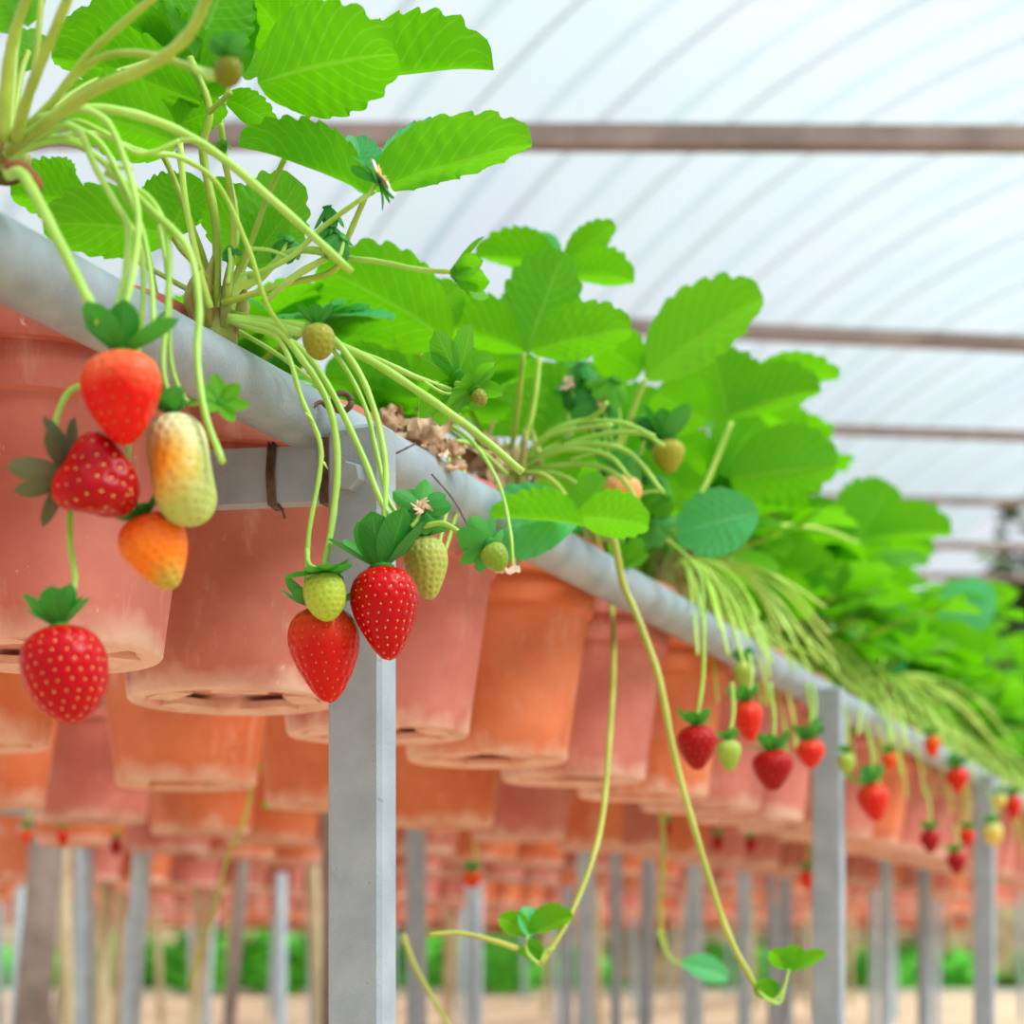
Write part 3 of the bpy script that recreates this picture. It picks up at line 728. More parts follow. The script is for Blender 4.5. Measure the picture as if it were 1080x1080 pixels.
for (x, y, dx, dy) in ((322, 436, 9, 10), (338, 486, 8, 9)):
    b.tube([v - og for v in path([(x, y), (x + dx * .5, y + dy * .3), (x + dx, y + dy)], 1.14)], [.0012, .0009, .0002], 6)
link('bract', b.mesh('bract', M['stalk_pale']), root)

# stalks hanging over the rail into the berry cluster (they spring from the near clump)
# ------------------------------------------------------------------ sepals, berries
def sepal_mesh(curl, wid, mk, seed):
    b = MB(); uv = []; n = 7
    for j in range(n + 1):
        v = j / n; w = wid * (max(0.0, math.sin(math.pi * min(1, v * .9 + .1))) ** 0.62 * (0.8 + 0.35 * v) if v < 1 else 0.02)
        a = curl * v; y = math.sin(a) / curl if abs(curl) > 1e-3 else v; z = (1 - math.cos(a)) / curl if abs(curl) > 1e-3 else 0
        for c in (-1, -.5, 0, .5, 1):
            b.v.append((c * w, y, z + 0.25 * abs(c) * w)); uv.append((c * .5 + .5, v))
    for j in range(n):
        for i in range(4): a = j * 5 + i; b.f.append((a, a + 1, a + 6, a + 5))
    b.uv = uv
    return b.mesh('sepal', M[mk])
SEP = {}
for mk in ('sepal', 'sepal_dry', 'leaf'):
    for c in (0.9, 0.2, -0.9): SEP[(mk, c)] = sepal_mesh(c, 0.22 if mk == 'sepal_dry' else 0.33, mk, 0)

def flesh(Rr, L, top, tip, seed, mk_seed, nseeds=130, lump=0.05, shape='cone', patch=None, lobes=0):
    """fruit hanging from the origin along -Z: skin mesh with a dimple under every seed, and the seeds as a mesh"""
    rnd = np.random.RandomState(seed); nr, ns = (60, 84) if nseeds > 100 else (44, 60)
    if shape == 'cone': pv = [(0, 0), (.012, .32), (.05, .62), (.12, .84), (.24, .98), (.36, 1.0), (.5, .93), (.64, .78), (.77, .60), (.88, .42), (.95, .28), (.985, .15), (1, 0)]
    elif shape == 'round': pv = [(0, 0), (.015, .34), (.06, .62), (.15, .86), (.28, .98), (.42, 1.0), (.57, .96), (.71, .84), (.83, .66), (.92, .44), (.975, .22), (1, 0)]
    else: pv = [(0, 0), (.015, .30), (.05, .52), (.13, .72), (.27, .86), (.45, .95), (.6, 1.0), (.74, .95), (.86, .76), (.94, .52), (.98, .28), (1, 0)]
    pv = np.array(pv); d = np.r_[0, np.cumsum(np.hypot(np.diff(pv[:, 0] * L / Rr), np.diff(pv[:, 1])))]; d /= d[-1]
    def prof(u): return np.interp(u, d, pv[:, 0]), np.interp(u, d, pv[:, 1])
    u = np.linspace(0, 1, nr); zz, rr = prof(u)
    for _ in range(2): rr[1:-1] = .25 * rr[:-2] + .5 * rr[1:-1] + .25 * rr[2:]; zz[1:-1] = .25 * zz[:-2] + .5 * zz[1:-1] + .25 * zz[2:]
    th = np.linspace(0, 2 * np.pi, ns, endpoint=False)
    ph1, ph2 = rnd.uniform(0, 6.28, 2)
    def place(uq, t):
        z, r = np.interp(uq, u, zz), np.interp(uq, u, rr)
        m = 1 + lump * np.sin(2 * t + ph1) + lump * .7 * np.sin(3 * t + ph2) * np.sin(np.pi * uq)
        if lobes: m = m * (1 + 0.17 * np.cos(lobes * (t - ph1)) * np.sin(np.pi * uq) ** .6 + .10 * np.sin(7 * uq + t * 2))
        return np.stack([r * m * np.cos(t) * Rr, r * m * np.sin(t) * Rr, -z * L], -1)
    UU, TT = np.meshgrid(u, th, indexing='ij'); V = place(UU, TT).reshape(-1, 3)
    # seeds in staggered rows
    area = rr * Rr; su, stt = [], []
    rows = max(7, int(math.sqrt(nseeds) * 1.0))
    for i in range(rows):
        uq = 0.17 + 0.8 * i / (rows - 1); c = np.interp(uq, u, rr); k = max(3, int(round(nseeds / rows * 1.45 * c)))
        o = rnd.uniform(0, 6.28)
        for q in range(k): su.append(uq + rnd.uniform(-.008, .008)); stt.append(o + 2 * math.pi * q / k + rnd.uniform(-.05, .05))
    su, stt = np.array(su), np.array(stt); Spt = place(su, stt)
    Pn = place(np.clip(su + .01, 0, 1), stt) - place(np.clip(su - .01, 0, 1), stt); Pt = place(su, stt + .02) - place(su, stt - .02)
    nn = np.cross(Pn, Pt); nn /= np.linalg.norm(nn, axis=1, keepdims=True) + 1e-9
    out = np.sign(np.sum(nn * (Spt - np.array([0, 0, -L * .45])), 1))[:, None]; nn *= out
    sp_ = math.sqrt(2 * math.pi * Rr * L / max(1, len(su))) * .34
    D2 = ((V[:, None, :] - Spt[None]) ** 2).sum(-1); idx = D2.argmin(1); dmin = D2.min(1)
    V = V - nn[idx] * (sp_ * .62 * np.exp(-dmin / (sp_ * .62) ** 2))[:, None]
    f = []
    for j in range(nr - 1):
        for i in range(ns): i2 = (i + 1) % ns; f.append((j*ns+i, (j+1)*ns+i, (j+1)*ns+i2, j*ns+i2))
    b = MB(); b.v = [tuple(x) for x in V]; b.f = f; me = b.mesh('fruit', M['berry'])
    k_ = np.clip((-V[:, 2] / L), 0, 1); t_ = np.clip((k_ - .02) / .55, 0, 1); t_ = t_ * t_ * (3 - 2 * t_)
    nz = np.array([noise.noise(Vector(x) * (1.6 / Rr)) for x in V]); t_ = np.clip(t_ + .35 * nz, 0, 1)[:, None]
    ct, cp = np.array(lin(top)), np.array(lin(tip)); C = ct * (1 - t_) + cp * t_
    if patch is not None:
        pc, pd, pr = np.array(lin(patch[0])), np.array(patch[1]), patch[2]
        w = np.clip(1.3 - np.linalg.norm(V - pd * np.array([Rr, Rr, L]), axis=1) / (pr * Rr), 0, 1)[:, None]; C = C * (1 - w) + pc * w
    ca = me.color_attributes.new('Col', 'FLOAT_COLOR', 'POINT')
    ca.data.foreach_set('color', np.c_[C, np.ones(len(C))].astype(np.float32).ravel())
    sb_ = MB()
    for p, nrm, dn in zip(Spt, nn, Pn):
        a = Vector(dn).normalized(); nv = Vector(nrm); c = a.cross(nv); p = Vector(p) - nv * sp_ * .40; l, w = sp_ * .46, sp_ * .28
        sb_.add([p + a * l, p + c * w, p - a * l * .8, p - c * w, p + nv * w * .9], [(0, 1, 4), (1, 2, 4), (2, 3, 4), (3, 0, 4)])
    return me, sb_.mesh('seeds', M[mk_seed])

def frame_to(axis):            # rotation that carries -Z onto axis
    z = (-axis).normalized(); r = Vector((0, 1, 0)) if abs(z.y) < .9 else Vector((1, 0, 0)); x = r.cross(z).normalized(); y = z.cross(x)
    return Matrix((x, y, z)).transposed().to_4x4()
def add_calyx(root, rot, size, n=9, mk='sepal', curl=0.9, lift=0.3, seed=0, droop=None, up=False):
    rnd = random.Random(seed); b = MB().lathe([(.0, .14*size), (.10*size, .12*size), (.17*size, .05*size), (.24*size, 0), (.18*size, -.05*size), (0, -.06*size)], 10)
    cx = link('calyx', b.mesh('calyx', M[mk]), root, rot)
    for i in range(n):
        a = 2 * math.pi * i / n + rnd.uniform(-.2, .2); l = size * rnd.uniform(.8, 1.15)
        e = lift + rnd.uniform(-.25, .25); cu = rnd.choice([curl, curl, 0.2])
        m = Matrix.Rotation(a, 4, 'Z') @ Matrix.Translation((0, .12 * size, .01 * size * (i % 3))) @ Matrix.Rotation(e, 4, 'X') @ Matrix.Diagonal((l, l, l, 1))
        link('sepal', SEP[(mk, cu)], cx, m)
    return cx
def berry(top, tip, w, Y, label, col=(206, 20, 24), colt=(226, 70, 40), seedk='seed_gold', shape='cone', ns=130, seed=0, cal=None, st=None, stY=None, lump=.04,
          patch=None, lobes=0, dY=0.0, group='strawberries hanging along the front rail', cat='strawberry', calmat='sepal', ncal=9, lift=.3, curl=.9, str_=.0018, axis_cal=None):
    a, z = P(top[0], top[1], Y), P(tip[0], tip[1], Y + dY); L = (z - a).length; Rr = w / F * Y / 2
    root = thing('strawberry', a, label, cat, group)
    rot = frame_to(z - a); m1, m2 = flesh(Rr, L, colt, col, seed, seedk, ns, lump, shape, patch, lobes)
    fr = link('fruit', m1, root, rot); link('seeds', m2, fr)
    if cal: add_calyx(root, rot if axis_cal is None else frame_to(axis_cal), cal / F * Y, ncal, calmat, curl, lift, seed)
    if st: link('stalk', stem_mesh(path(st, stY if stY else Y, Y), str_, str_ * .85, 'stalk', M['stalk'], a), root)
    return root

RED, DRED, ORG, GRN = (196, 8, 14), (158, 4, 10), (232, 92, 24), (150, 178, 60)
berry((128, 372), (131, 470), 88, .915, 'bright red strawberry with paler orange shoulders at the top of the big cluster', (214, 16, 6), (238, 112, 66), 'seed_red', 'cone', 120, 3, 62, [(126, 326), (128, 350), (128, 372)], .92, .05, lift=.6, curl=.2, ncal=7)
berry((72, 498), (140, 520), 84, .935, 'lobed dark red strawberry turned sideways with a withered grey-green calyx', DRED, (206, 24, 20), 'seed_gold', 'round', 90, 4, 54, [(130, 430), (82, 408), (60, 440), (62, 480), (70, 498)], .95, .07, lobes=3, calmat='sepal_dry', lift=.15, curl=.9, dY=-.015)
berry((182, 436), (200, 556), 78, .945, 'whitish green lumpy strawberry with an orange blush in the big cluster', (172, 184, 96), (226, 220, 170), 'seed_green', 'blunt', 170, 5, 34, [(112, 182), (160, 212), (178, 262), (176, 330), (172, 388), (184, 436)], .97, .05, patch=((238, 150, 40), (-.45, -1.0, -.5), .95), lift=.5, lobes=2)
berry((150, 545), (182, 622), 74, .955, 'orange half ripe strawberry at the bottom of the big cluster', (236, 120, 24), (232, 84, 28), 'seed_red', 'cone', 150, 6, 26, None, None, .04, lift=.0, patch=((180, 160, 60), (.1, -.3, -.98), .7), ncal=7)
link('stalk', stem_mesh(path([(122, 214), (148, 262), (150, 330), (140, 420), (135, 500), (150, 545)], .98, .955), .0017, .0014, 'stalk', M['stalk'], P(150, 545, .955)), bpy.data.objects['strawberry.003'])
# loose calyx of the pale berry, seen beside its stalk
o = thing('strawberry_calyx', P(232, 425, .95), 'small bright green calyx beside the cut stalk end at the whitish berry', 'calyx', None)
add_calyx(o, frame_to(Vector((-.3, .7, -.3))), 26 / F * .95, 6, 'leaf', .2, .2, 33)
link('stalk', stem_mesh(path([(168, 238), (178, 300), (180, 380), (196, 422), (214, 424), (232, 425)], .97, .95), .0015, .0012, 'stalk', M['stalk'], P(232, 425, .95)), o)
o = thing('cut_stalk', P(190, 250, .96), 'pale green cut fruit stalk ending in front of the crossbar', 'stalk', None)
link('stalk', stem_mesh(path([(120, 182), (160, 222), (198, 262), (210, 320), (208, 375), (216, 435), (235, 488)], .97, .93), .0022, .0019, 'stalk', M['stalk'], P(190, 250, .96)), o)
berry((62, 660), (78, 764), 88, .93, 'lowest red strawberry hanging alone below the big cluster', (174, 2, 16), (186, 5, 18), 'seed_gold', 'round', 150, 7, 48, [(74, 540), (74, 575), (79, 610), (73, 640), (64, 660)], .95, .05, lift=.6, curl=.2, ncal=8)
berry((338, 640), (348, 742), 78, 1.135, 'orange-red strawberry under a small green fruit, hanging before the front post', (192, 12, 8), (212, 78, 40), 'seed_red', 'cone', 170, 8, 46, [(342, 600), (340, 620), (338, 640)], 1.135, .03, lift=.15, curl=.9)
berry((340, 604), (346, 656), 45, 1.105, 'small round green unripe strawberry in front of the orange-red one', (168, 188, 62), (160, 184, 66), 'seed_green', 'round', 110, 9, 34, [(324, 580), (326, 595), (340, 604)], 1.13, .02, lift=-.2)
berry((402, 598), (411, 697), 75, 1.125, 'glossy ripe red strawberry with golden seeds in front of the grey post', (178, 2, 14), (192, 5, 14), 'seed_gold', 'cone', 190, 10, 62, [(405, 560), (404, 580), (402, 598)], 1.13, .03, lift=.75, curl=.2, ncal=8)
berry((446, 566), (454, 633), 46, 1.16, 'olive green unripe strawberry tucked behind the glossy ripe one', (164, 168, 76), (176, 180, 88), 'seed_green', 'cone', 130, 11, 34, [(434, 550), (440, 558), (446, 566)], 1.15, .04, lift=.2)
berry((516, 574), (530, 602), 28, 1.10, 'tiny green unripe strawberry on a side shoot past the post', (120, 150, 44), (140, 166, 60), 'seed_green', 'round', 70, 12, 32, [(424, 552), (444, 555), (468, 552), (490, 566), (508, 578), (516, 574)], 1.13, .03, lift=.25, curl=.9, axis_cal=Vector((.55, -.6, -.5)))
berry((334, 342), (338, 380), 36, 1.10, 'small olive unripe strawberry above the rail near the front post', (140, 140, 44), (160, 164, 60), 'seed_green', 'round', 70, 13, 30, [(300, 345), (316, 352), (326, 340), (334, 342)], 1.11, .04, lift=.7, curl=.2, ncal=6)
berry((240, 62), (242, 92), 31, .86, 'blurred little brownish green fruit on a shoot among the upper leaves', (110, 116, 20), (120, 120, 30), 'seed_green', 'round', 60, 14, 30, [(205, 72), (224, 82), (236, 66), (240, 62)], .875, .04, lift=.4)
berry((500, 412), (512, 427), 17, 1.19, 'tiny olive fruit in a spiky pale calyx above the dry leaves', (130, 130, 50), (150, 150, 60), 'seed_green', 'round', 40, 15, 34, [(478, 404), (490, 406), (500, 412)], 1.2, .03, lift=.3, curl=-.9, calmat='leaf', axis_cal=Vector((.4, -.3, -.6)))

def bud(p, Y, axis, size, label, mk='sepal', n=8, lift=.9, st=None, centre=None, cat='flower bud', curl=.9, seed=0, petals=0):
    o = thing('flower_bud' if not petals else 'flower', P(*p, Y), label, cat, 'buds and flowers among the leaves')
    rot = frame_to(axis); s = size / F * Y
    add_calyx(o, rot, s, n, mk, curl, lift, seed)
    if centre:
        b = MB(); rnd = random.Random(seed)
        for i in range(14):
            a = rnd.uniform(0, 6.28); l = rnd.uniform(.15, .42) * s
            b.tube([Vector((0, 0, -.02 * s)), Vector((l*.5*math.cos(a), l*.5*math.sin(a), -.16 * s)), Vector((l*math.cos(a+.5), l*math.sin(a+.5), -.2 * s + rnd.uniform(-.1, .12) * s))], [.03*s, .07*s, .02*s], 5)
        link('withered_petals', b.mesh('withered_petals', M[centre]), o, rot)
    for i in range(petals):
        a = 2 * math.pi * i / petals
        link('petal', PETAL, o, rot @ Matrix.Rotation(a, 4, 'Z') @ Matrix.Translation((0, .1*s, -.08*s)) @ Matrix.Rotation(-.5, 4, 'X') @ Matrix.Diagonal((s*.8, s*.6, s*.6, 1)))
    if st: link('stalk', stem_mesh(path(st, Y), .0015, .0012, 'stalk', M['stalk'], P(*p, Y)), o)
    return o
PETAL = sepal_mesh(0.5, 0.42, 'leaf', 3).copy(); PETAL.materials.clear(); PETAL.materials.append(M['petal'])
bud((480, 288), 1.08, Vector((1, -.1, 0)), 40, 'closed pointed green flower bud at the tip of a level stalk', lift=-1.0, curl=.2, mk='leaf', n=8, seed=1)
bud((398, 190), 1.07, Vector((.8, -.2, .5)), 34, 'small white withered flower under the long serrated leaf', lift=-.1, n=6, centre='anther', petals=5, cat='flower', st=[(378, 212), (390, 204), (398, 190)], seed=2)
bud((444, 536), 1.12, Vector((0.1, -1, .1)), 30, 'green calyx with shrivelled brown petals beside the ripe strawberry', lift=-.1, n=9, centre='dry', seed=3, st=[(434, 556), (440, 548), (444, 536)], mk='sepal')
bud((350, 238), 1.13, Vector((.1, -.5, .8)), 26, 'dark green bud cluster on a stalk under the white flower, upper one', lift=.7, n=8, seed=4, st=[(352, 266), (352, 252), (350, 238)])
bud((345, 218), 1.14, Vector((-.2, -.4, .9)), 24, 'dark green bud cluster on a stalk under the white flower, topmost one', lift=.9, n=7, seed=5, st=[(356, 262), (350, 240), (345, 218)])
bud((362, 250), 1.12, Vector((.5, -.5, .4)), 26, 'dark green bud cluster on a stalk under the white flower, lower one', lift=.6, n=8, seed=6, st=[(358, 270), (361, 260), (362, 250)])
bud((305, 252), 1.17, Vector((.2, -.6, .4)), 26, 'small dark bud cluster between the leaf stalks of the second plant', lift=.5, n=7, seed=7, st=[(280, 285), (296, 268), (305, 252)])
bud((236, 150), 1.11, Vector((.4, -.8, .2)), 15, 'tiny hairy green bud halfway up a leaf stalk', lift=.9, n=7, seed=8, mk='leaf')
bud((242, 262), 1.14, Vector((.0, -1, .2)), 16, 'tiny round green bud above the crown of the second plant', lift=.9, n=7, seed=9, st=[(240, 300), (243, 280), (242, 262)])
bud((482, 400), 1.2, Vector((.5, -.4, -.4)), 52, 'spiky pale green calyx at the end of a thin stalk over the dry leaves', lift=.2, n=7, seed=10, mk='leaf', curl=.2, st=[(462, 408), (474, 408), (482, 400)])

# dry leaves caught at the pot rims
def dry_clump(p, Y, size, n, seed, label):
    rnd = random.Random(seed); o = thing('dried_leaf', P(*p, Y), label, 'dried leaf', 'dried leaves in the pots'); s = size / F * Y
    for i in range(n):
        b = MB(); c = Vector((rnd.uniform(-1, 1), rnd.uniform(-.5, .5), rnd.uniform(-.6, .7))) * s * .45; q = Matrix.Rotation(rnd.uniform(0, 6), 3, 'X') @ Matrix.Rotation(rnd.uniform(0, 6), 3, 'Z'); l = s * rnd.uniform(.25, .5)
        for j in range(6):
            for k in range(5):
                x, y = k / 4 - .5, j / 5 - .5
                w = .5 + .5 * math.sin(math.pi * j / 5)
                v = Vector((x * w, y * 1.3, .35 * math.sin(x * 7 + i) * .5 + .5 * noise.noise(Vector((x * 4, y * 4, i))) + x * x * 1.3)); b.v.append(tuple(q @ v * l + c))
        for j in range(5):
            for k in range(4): a = j * 5 + k; b.f.append((a, a + 1, a + 6, a + 5))
        link('leaf_scrap', b.mesh('leaf_scrap', M['dry']), o)
    return o
dry_clump((436, 452), 1.45, 66, 16, 1, 'crumpled tan dry leaves on the rim just past the front post')
dry_clump((462, 482), 1.42, 44, 8, 2, 'curled brown dry leaf hanging over the rail past the post')
dry_clump((505, 490), 1.68, 60, 12, 3, 'brown dry leaf litter round the crown of the middle plant')
o = dry_clump((534, 598), 1.40, 26, 4, 4, 'withered brown husk hanging beside the tiny green strawberry')
link('stalk', stem_mesh(path([(470, 445, 1.52), (500, 468, 1.47), (526, 510, 1.43), (538, 560, 1.405), (541, 600, 1.40)], 1.5), .0018, .0014, 'stalk', M['stalk'], P(534, 598, 1.40)), o)

# ------------------------------------------------------------------ middle plant
root, og = plant_root((535, 492), 1.72, 'strawberry plant with tall three-part leaves past the front post')
link('crown', crown_mesh(0.018, 0.05, 3), root)
Y = 1.66
leaf(root, og, [(536, 490), (545, 440), (552, 372)], 1.72, Y, [
    ((552, 370), (454, 332), 58, Y - .03, {'tilt': 40, 'var': 1}), ((556, 370), (592, 268), 80, Y, {'tilt': 15, 'var': 0}), ((560, 370), (664, 342), 56, Y - .02, {'tilt': 40, 'var': 0})], .003)
leaf(root, og, [(548, 480), (562, 430), (569, 372)], 1.75, 1.72, [
    ((590, 282), (504, 262), 44, 1.78, {'tilt': 40, 'var': 1}), ((596, 278), (642, 235), 34, 1.78, {'tilt': 25, 'var': 2}), ((596, 292), (668, 288), 34, 1.76, {'tilt': 50, 'var': 1}), ((592, 278), (560, 256), 30, 1.84, {'tilt': 50, 'var': 3, 'mk': 'leaf_teal'})], .0034, 'stalk_pale')
leaf(root, og, [(530, 492), (500, 440), (480, 400)], 1.75, 1.8, [
    ((500, 450), (560, 370), 110, 1.84, {'tilt': 15, 'var': 3}), ((480, 440), (400, 372), 110, 1.86, {'tilt': 18}), ((490, 430), (470, 345), 90, 1.9, {'tilt': 25, 'var': 2})], .003)
leaf(root, og, [(528, 492), (470, 420), (430, 350)], 1.7, 1.5, [
    ((476, 362), (352, 272), 90, 1.48, {'tilt': 30, 'var': 2}), ((470, 352), (395, 272), 56, 1.52, {'side': 'o', 'tilt': 25, 'var': 0}), ((452, 350), (480, 300), 50, 1.6, {'tilt': 30, 'var': 1})], .0026)
leaf(root, og, [(530, 495), (440, 430), (380, 400)], 1.75, 1.62, [
    ((440, 420), (345, 395), 80, 1.62, {'tilt': 20, 'var': 1}), ((430, 400), (372, 340), 70, 1.7, {'tilt': 30, 'var': 2})], .0026)
leaf(root, og, [(540, 494), (600, 460), (600, 440)], 1.8, 1.9, [
    ((570, 460), (640, 400), 90, 1.95, {'tilt': 22, 'var': 0}), ((560, 470), (610, 520), 60, 1.86, {'tilt': 40, 'var': 2}), ((550, 460), (590, 390), 80, 1.96, {'tilt': 15, 'var': 1})], .0028)
leaf(root, og, [(540, 498), (580, 505), (612, 548)], 1.66, 1.56, [
    ((612, 542), (484, 560), 78, 1.53, {'tilt': 20, 'var': 2, 'side': 'o', 'mk': 'leaf_teal'}), ((616, 556), (520, 535), 34, 1.50, {'tilt': 60, 'var': 1}), ((608, 545), (684, 550), 48, 1.54, {'tilt': 45, 'var': 0}), ((606, 548), (640, 505), 30, 1.58, {'tilt': 45, 'var': 3})], .003)
for px in ([(540, 495), (590, 450), (650, 445), (690, 460)], [(545, 490), (600, 470), (660, 475), (700, 520)], [(540, 492), (585, 455), (625, 440), (640, 425)], [(545, 496), (610, 490), (650, 500), (680, 540)],
           [(540, 500), (590, 475), (640, 480), (665, 505)], [(544, 498), (600, 505), (660, 560)], [(538, 496), (575, 462), (612, 452), (645, 448)], [(548, 490), (620, 462), (672, 456), (700, 470)]):
    stalk(root, og, px, 1.72, 1.64, .0026, .002, 'stalk')
for px in ([(535, 500), (500, 470), (475, 470), (474, 520), (462, 580)], [(474, 465), (490, 500), (480, 545), (470, 580)]):
    stalk(root, og, px, 1.55, 1.42, .0018, .0014, 'stalk')

# plant over the next pots with the big leaves standing against the roof
root, og = plant_root((640, 530), 2.0, 'strawberry plant with a cupped leaf over the dusky pink pot')
link('crown', crown_mesh(0.02, 0.05, 4), root)
leaf(root, og, [(640, 530), (655, 470), (680, 400)], 2.0, 1.88, [
    ((676, 395), (634, 356), 52, 1.86, {'tilt': 35, 'var': 2}), ((680, 398), (798, 308), 76, 1.86, {'tilt': 40, 'var': 0}), ((690, 360), (758, 322), 34, 1.90, {'tilt': 35, 'side': 'o', 'mk': 'leaf', 'var': 1})], .0034, 'stalk_pale')
leaf(root, og, [(650, 530), (720, 545), (740, 520), (772, 445)], 2.05, 2.05, [
    ((768, 442), (752, 370), 96, 2.06, {'tilt': 12, 'var': 0}), ((790, 398), (880, 382), 36, 2.12, {'tilt': 48, 'var': 2}), ((768, 440), (860, 402), 44, 2.02, {'tilt': 45, 'var': 1}), ((745, 445), (694, 412), 66, 2.02, {'tilt': 25, 'var': 2})], .0034, 'stalk_pale')
leaf(root, og, [(650, 530), (700, 560), (760, 520)], 2.1, 2.15, [
    ((770, 505), (884, 492), 78, 2.15, {'tilt': 25, 'var': 3}), ((760, 500), (800, 440), 60, 2.2, {'tilt': 30, 'var': 0}), ((755, 505), (700, 470), 60, 2.2, {'tilt': 25})], .003)
leaf(root, og, [(645, 532), (690, 560), (722, 545)], 1.95, 1.9, [
    ((800, 540), (716, 560), 68, 1.86, {'tilt': 5, 'side': 'o', 'mk': 'leaf_teal', 'var': 2}), ((720, 540), (680, 520), 44, 1.95, {'tilt': 20})], .0026)
leaf(root, og, [(640, 530), (650, 480), (640, 440)], 2.05, 2.1, [
    ((650, 470), (700, 420), 80, 2.15, {'tilt': 20, 'var': 1}), ((640, 480), (600, 430), 70, 2.15, {'tilt': 20}), ((655, 500), (740, 480), 70, 2.12, {'tilt': 20, 'var': 2}), ((660, 520), (740, 515), 60, 2.1, {'tilt': 25})], .0028)
for px in ([(640, 535), (690, 560), (735, 600), (742, 650)], [(650, 520), (680, 470), (700, 455)], [(650, 525), (660, 500), (650, 480)]): stalk(root, og, px, 2.0, 1.9, .0024, .0018)
BUDL = ['green calyx with tan withered petals beside the tall leaf stalks', 'green calyx with brown withered petals centred in the dark cluster', 'dark calyx just behind the cupped leaf base', 'small dark calyx highest in the cluster',
 'dark calyx above the olive green strawberry', 'dark calyx under the olive green strawberry', 'dark calyx beside the pale orange shrivelled fruit', 'dark calyx behind the pale orange shrivelled fruit', 'dark calyx between the olive strawberry and the blue-green leaf',
 'grey-green calyx over the rail where the thick runner starts', 'calyx just above the one hanging over the rail', 'lowest calyx drooping against the round rail']
for i, (x, y, sz, ax) in enumerate([(600, 408, 40, (-.3, -.8, .2)), (634, 425, 50, (.2, -.9, .1)), (650, 400, 44, (.3, -.5, .6)), (615, 382, 34, (0, -.6, .7)), (690, 440, 44, (.2, -.6, .6)), (662, 478, 46, (.1, -.7, .5)), (676, 505, 46, (-.1, -.8, .3)), (640, 490, 40, (-.4, -.6, .4)), (704, 520, 42, (.3, -.7, .3)), (668, 572, 50, (-.2, -.6, -.6)), (690, 548, 40, (.2, -.8, 0)), (655, 595, 40, (-.3, -.5, -.8))]):
    bud((x, y), 1.82 - .01 * (i % 3), Vector(ax), sz * .72, BUDL[i], st=[(646, 535), ((646 + x) / 2 + 6, (535 + y) / 2 - 8), (x, y)], lift=.45, n=7, seed=20 + i, centre='dry' if i < 2 else None, curl=.9, mk='leaf' if i % 3 == 2 else 'sepal')
berry((704, 464), (706, 500), 34, 1.80, 'olive green strawberry with dark upright sepals in the tangle above the rail', (150, 150, 40), (166, 160, 60), 'seed_green', 'cone', 90, 40, 40, [(680, 470), (694, 458), (704, 464)], 1.82, .04, lift=.8, curl=.2, ncal=7)
berry((652, 502), (654, 540), 46, 1.70, 'pale orange shrivelled fruit lying on a serrated leaf over the rail', (222, 150, 80), (232, 180, 120), 'seed_gold', 'round', 90, 41, 30, [(600, 486), (632, 480), (652, 502)], 1.72, .06, lift=.8, curl=.2, ncal=6)

# ------------------------------------------------------------------ runners
def runner(px, Y0, Y1, r, label, plantlet, extra=()):
    a = P(px[0][0], px[0][1], Y0); o = link('runner', stem_mesh(path(px, Y0, Y1), r, r * .8, 'runner', M['runner'], a)); o.location = a
    tag(o, label, 'runner')
    for q in extra: link('shoot', stem_mesh(path(q, Y1), .0017, .0012, 'shoot', M['stalk'], a), o)
    for (bp, tp, w, kw) in plantlet: lf(o, a, bp, tp, w, Y1, **kw)
    return o
runner([(622, 545, 1.97), (636, 590, 1.98), (645, 640, 1.97), (647, 700, 1.88), (642, 790, 1.75), (632, 880, 1.66), (604, 960, 1.62), (570, 1018, 1.60)], 1.66, 1.60, .0033, 'thin pale runner in a long curve ending in a small plantlet',
       [((556, 986), (528, 966), 26, {'tilt': 45}), ((558, 986), (602, 962), 26, {'tilt': 45, 'var': 1}), ((558, 988), (556, 956), 24, {'tilt': 40, 'side': 'o', 'mk': 'leaf_teal'}), ((572, 1012), (548, 1000), 14, {'tilt': 20}), ((570, 1012), (560, 990), 16, {'tilt': 20, 'var': 2})],
       [[(570, 1018), (556, 1004), (557, 986)], [(570, 1016), (575, 1004), (585, 1000)]])
runner([(545, 1000), (520, 992), (485, 984), (450, 986)], 1.60, 1.56, .0028, 'short pale runner end reaching level from the small plantlet', [])
runner([(640, 540, 1.70), (650, 580, 1.70), (657, 615), (672, 650), (695, 715), (712, 800), (740, 900), (768, 985), (800, 1046)], 1.72, 1.66, .0037, 'thick yellow-green runner hanging steeply to a small leafy plantlet',
       [((832, 1022), (814, 1002), 22, {'tilt': 30}), ((832, 1024), (842, 998), 24, {'tilt': 25, 'var': 1}), ((836, 1024), (870, 1004), 16, {'tilt': 50}), ((822, 1048), (796, 1038), 22, {'tilt': 20, 'var': 2}), ((818, 1048), (812, 1034), 14, {'tilt': 20})],
       [[(800, 1046), (815, 1056), (826, 1044), (832, 1022)], [(806, 1052), (822, 1058), (828, 1040)]])
runner([(698, 850), (700, 900), (696, 960), (704, 1010)], 2.6, 2.6, .004, 'blurred tan runner hanging behind the thick yellow-green one', [])
runner([(425, 985), (438, 1020), (462, 1062), (480, 1095)], 1.9, 1.9, .003, 'faint olive runner curving down past the front post', [])
runner([(268, 780), (262, 850), (240, 905), (226, 960), (200, 1040)], 2.5, 2.6, .003, 'faint tan runner drooping under the third row of pots', [((262, 812), (282, 806), 12, {}), ((276, 850), (296, 848), 12, {})])
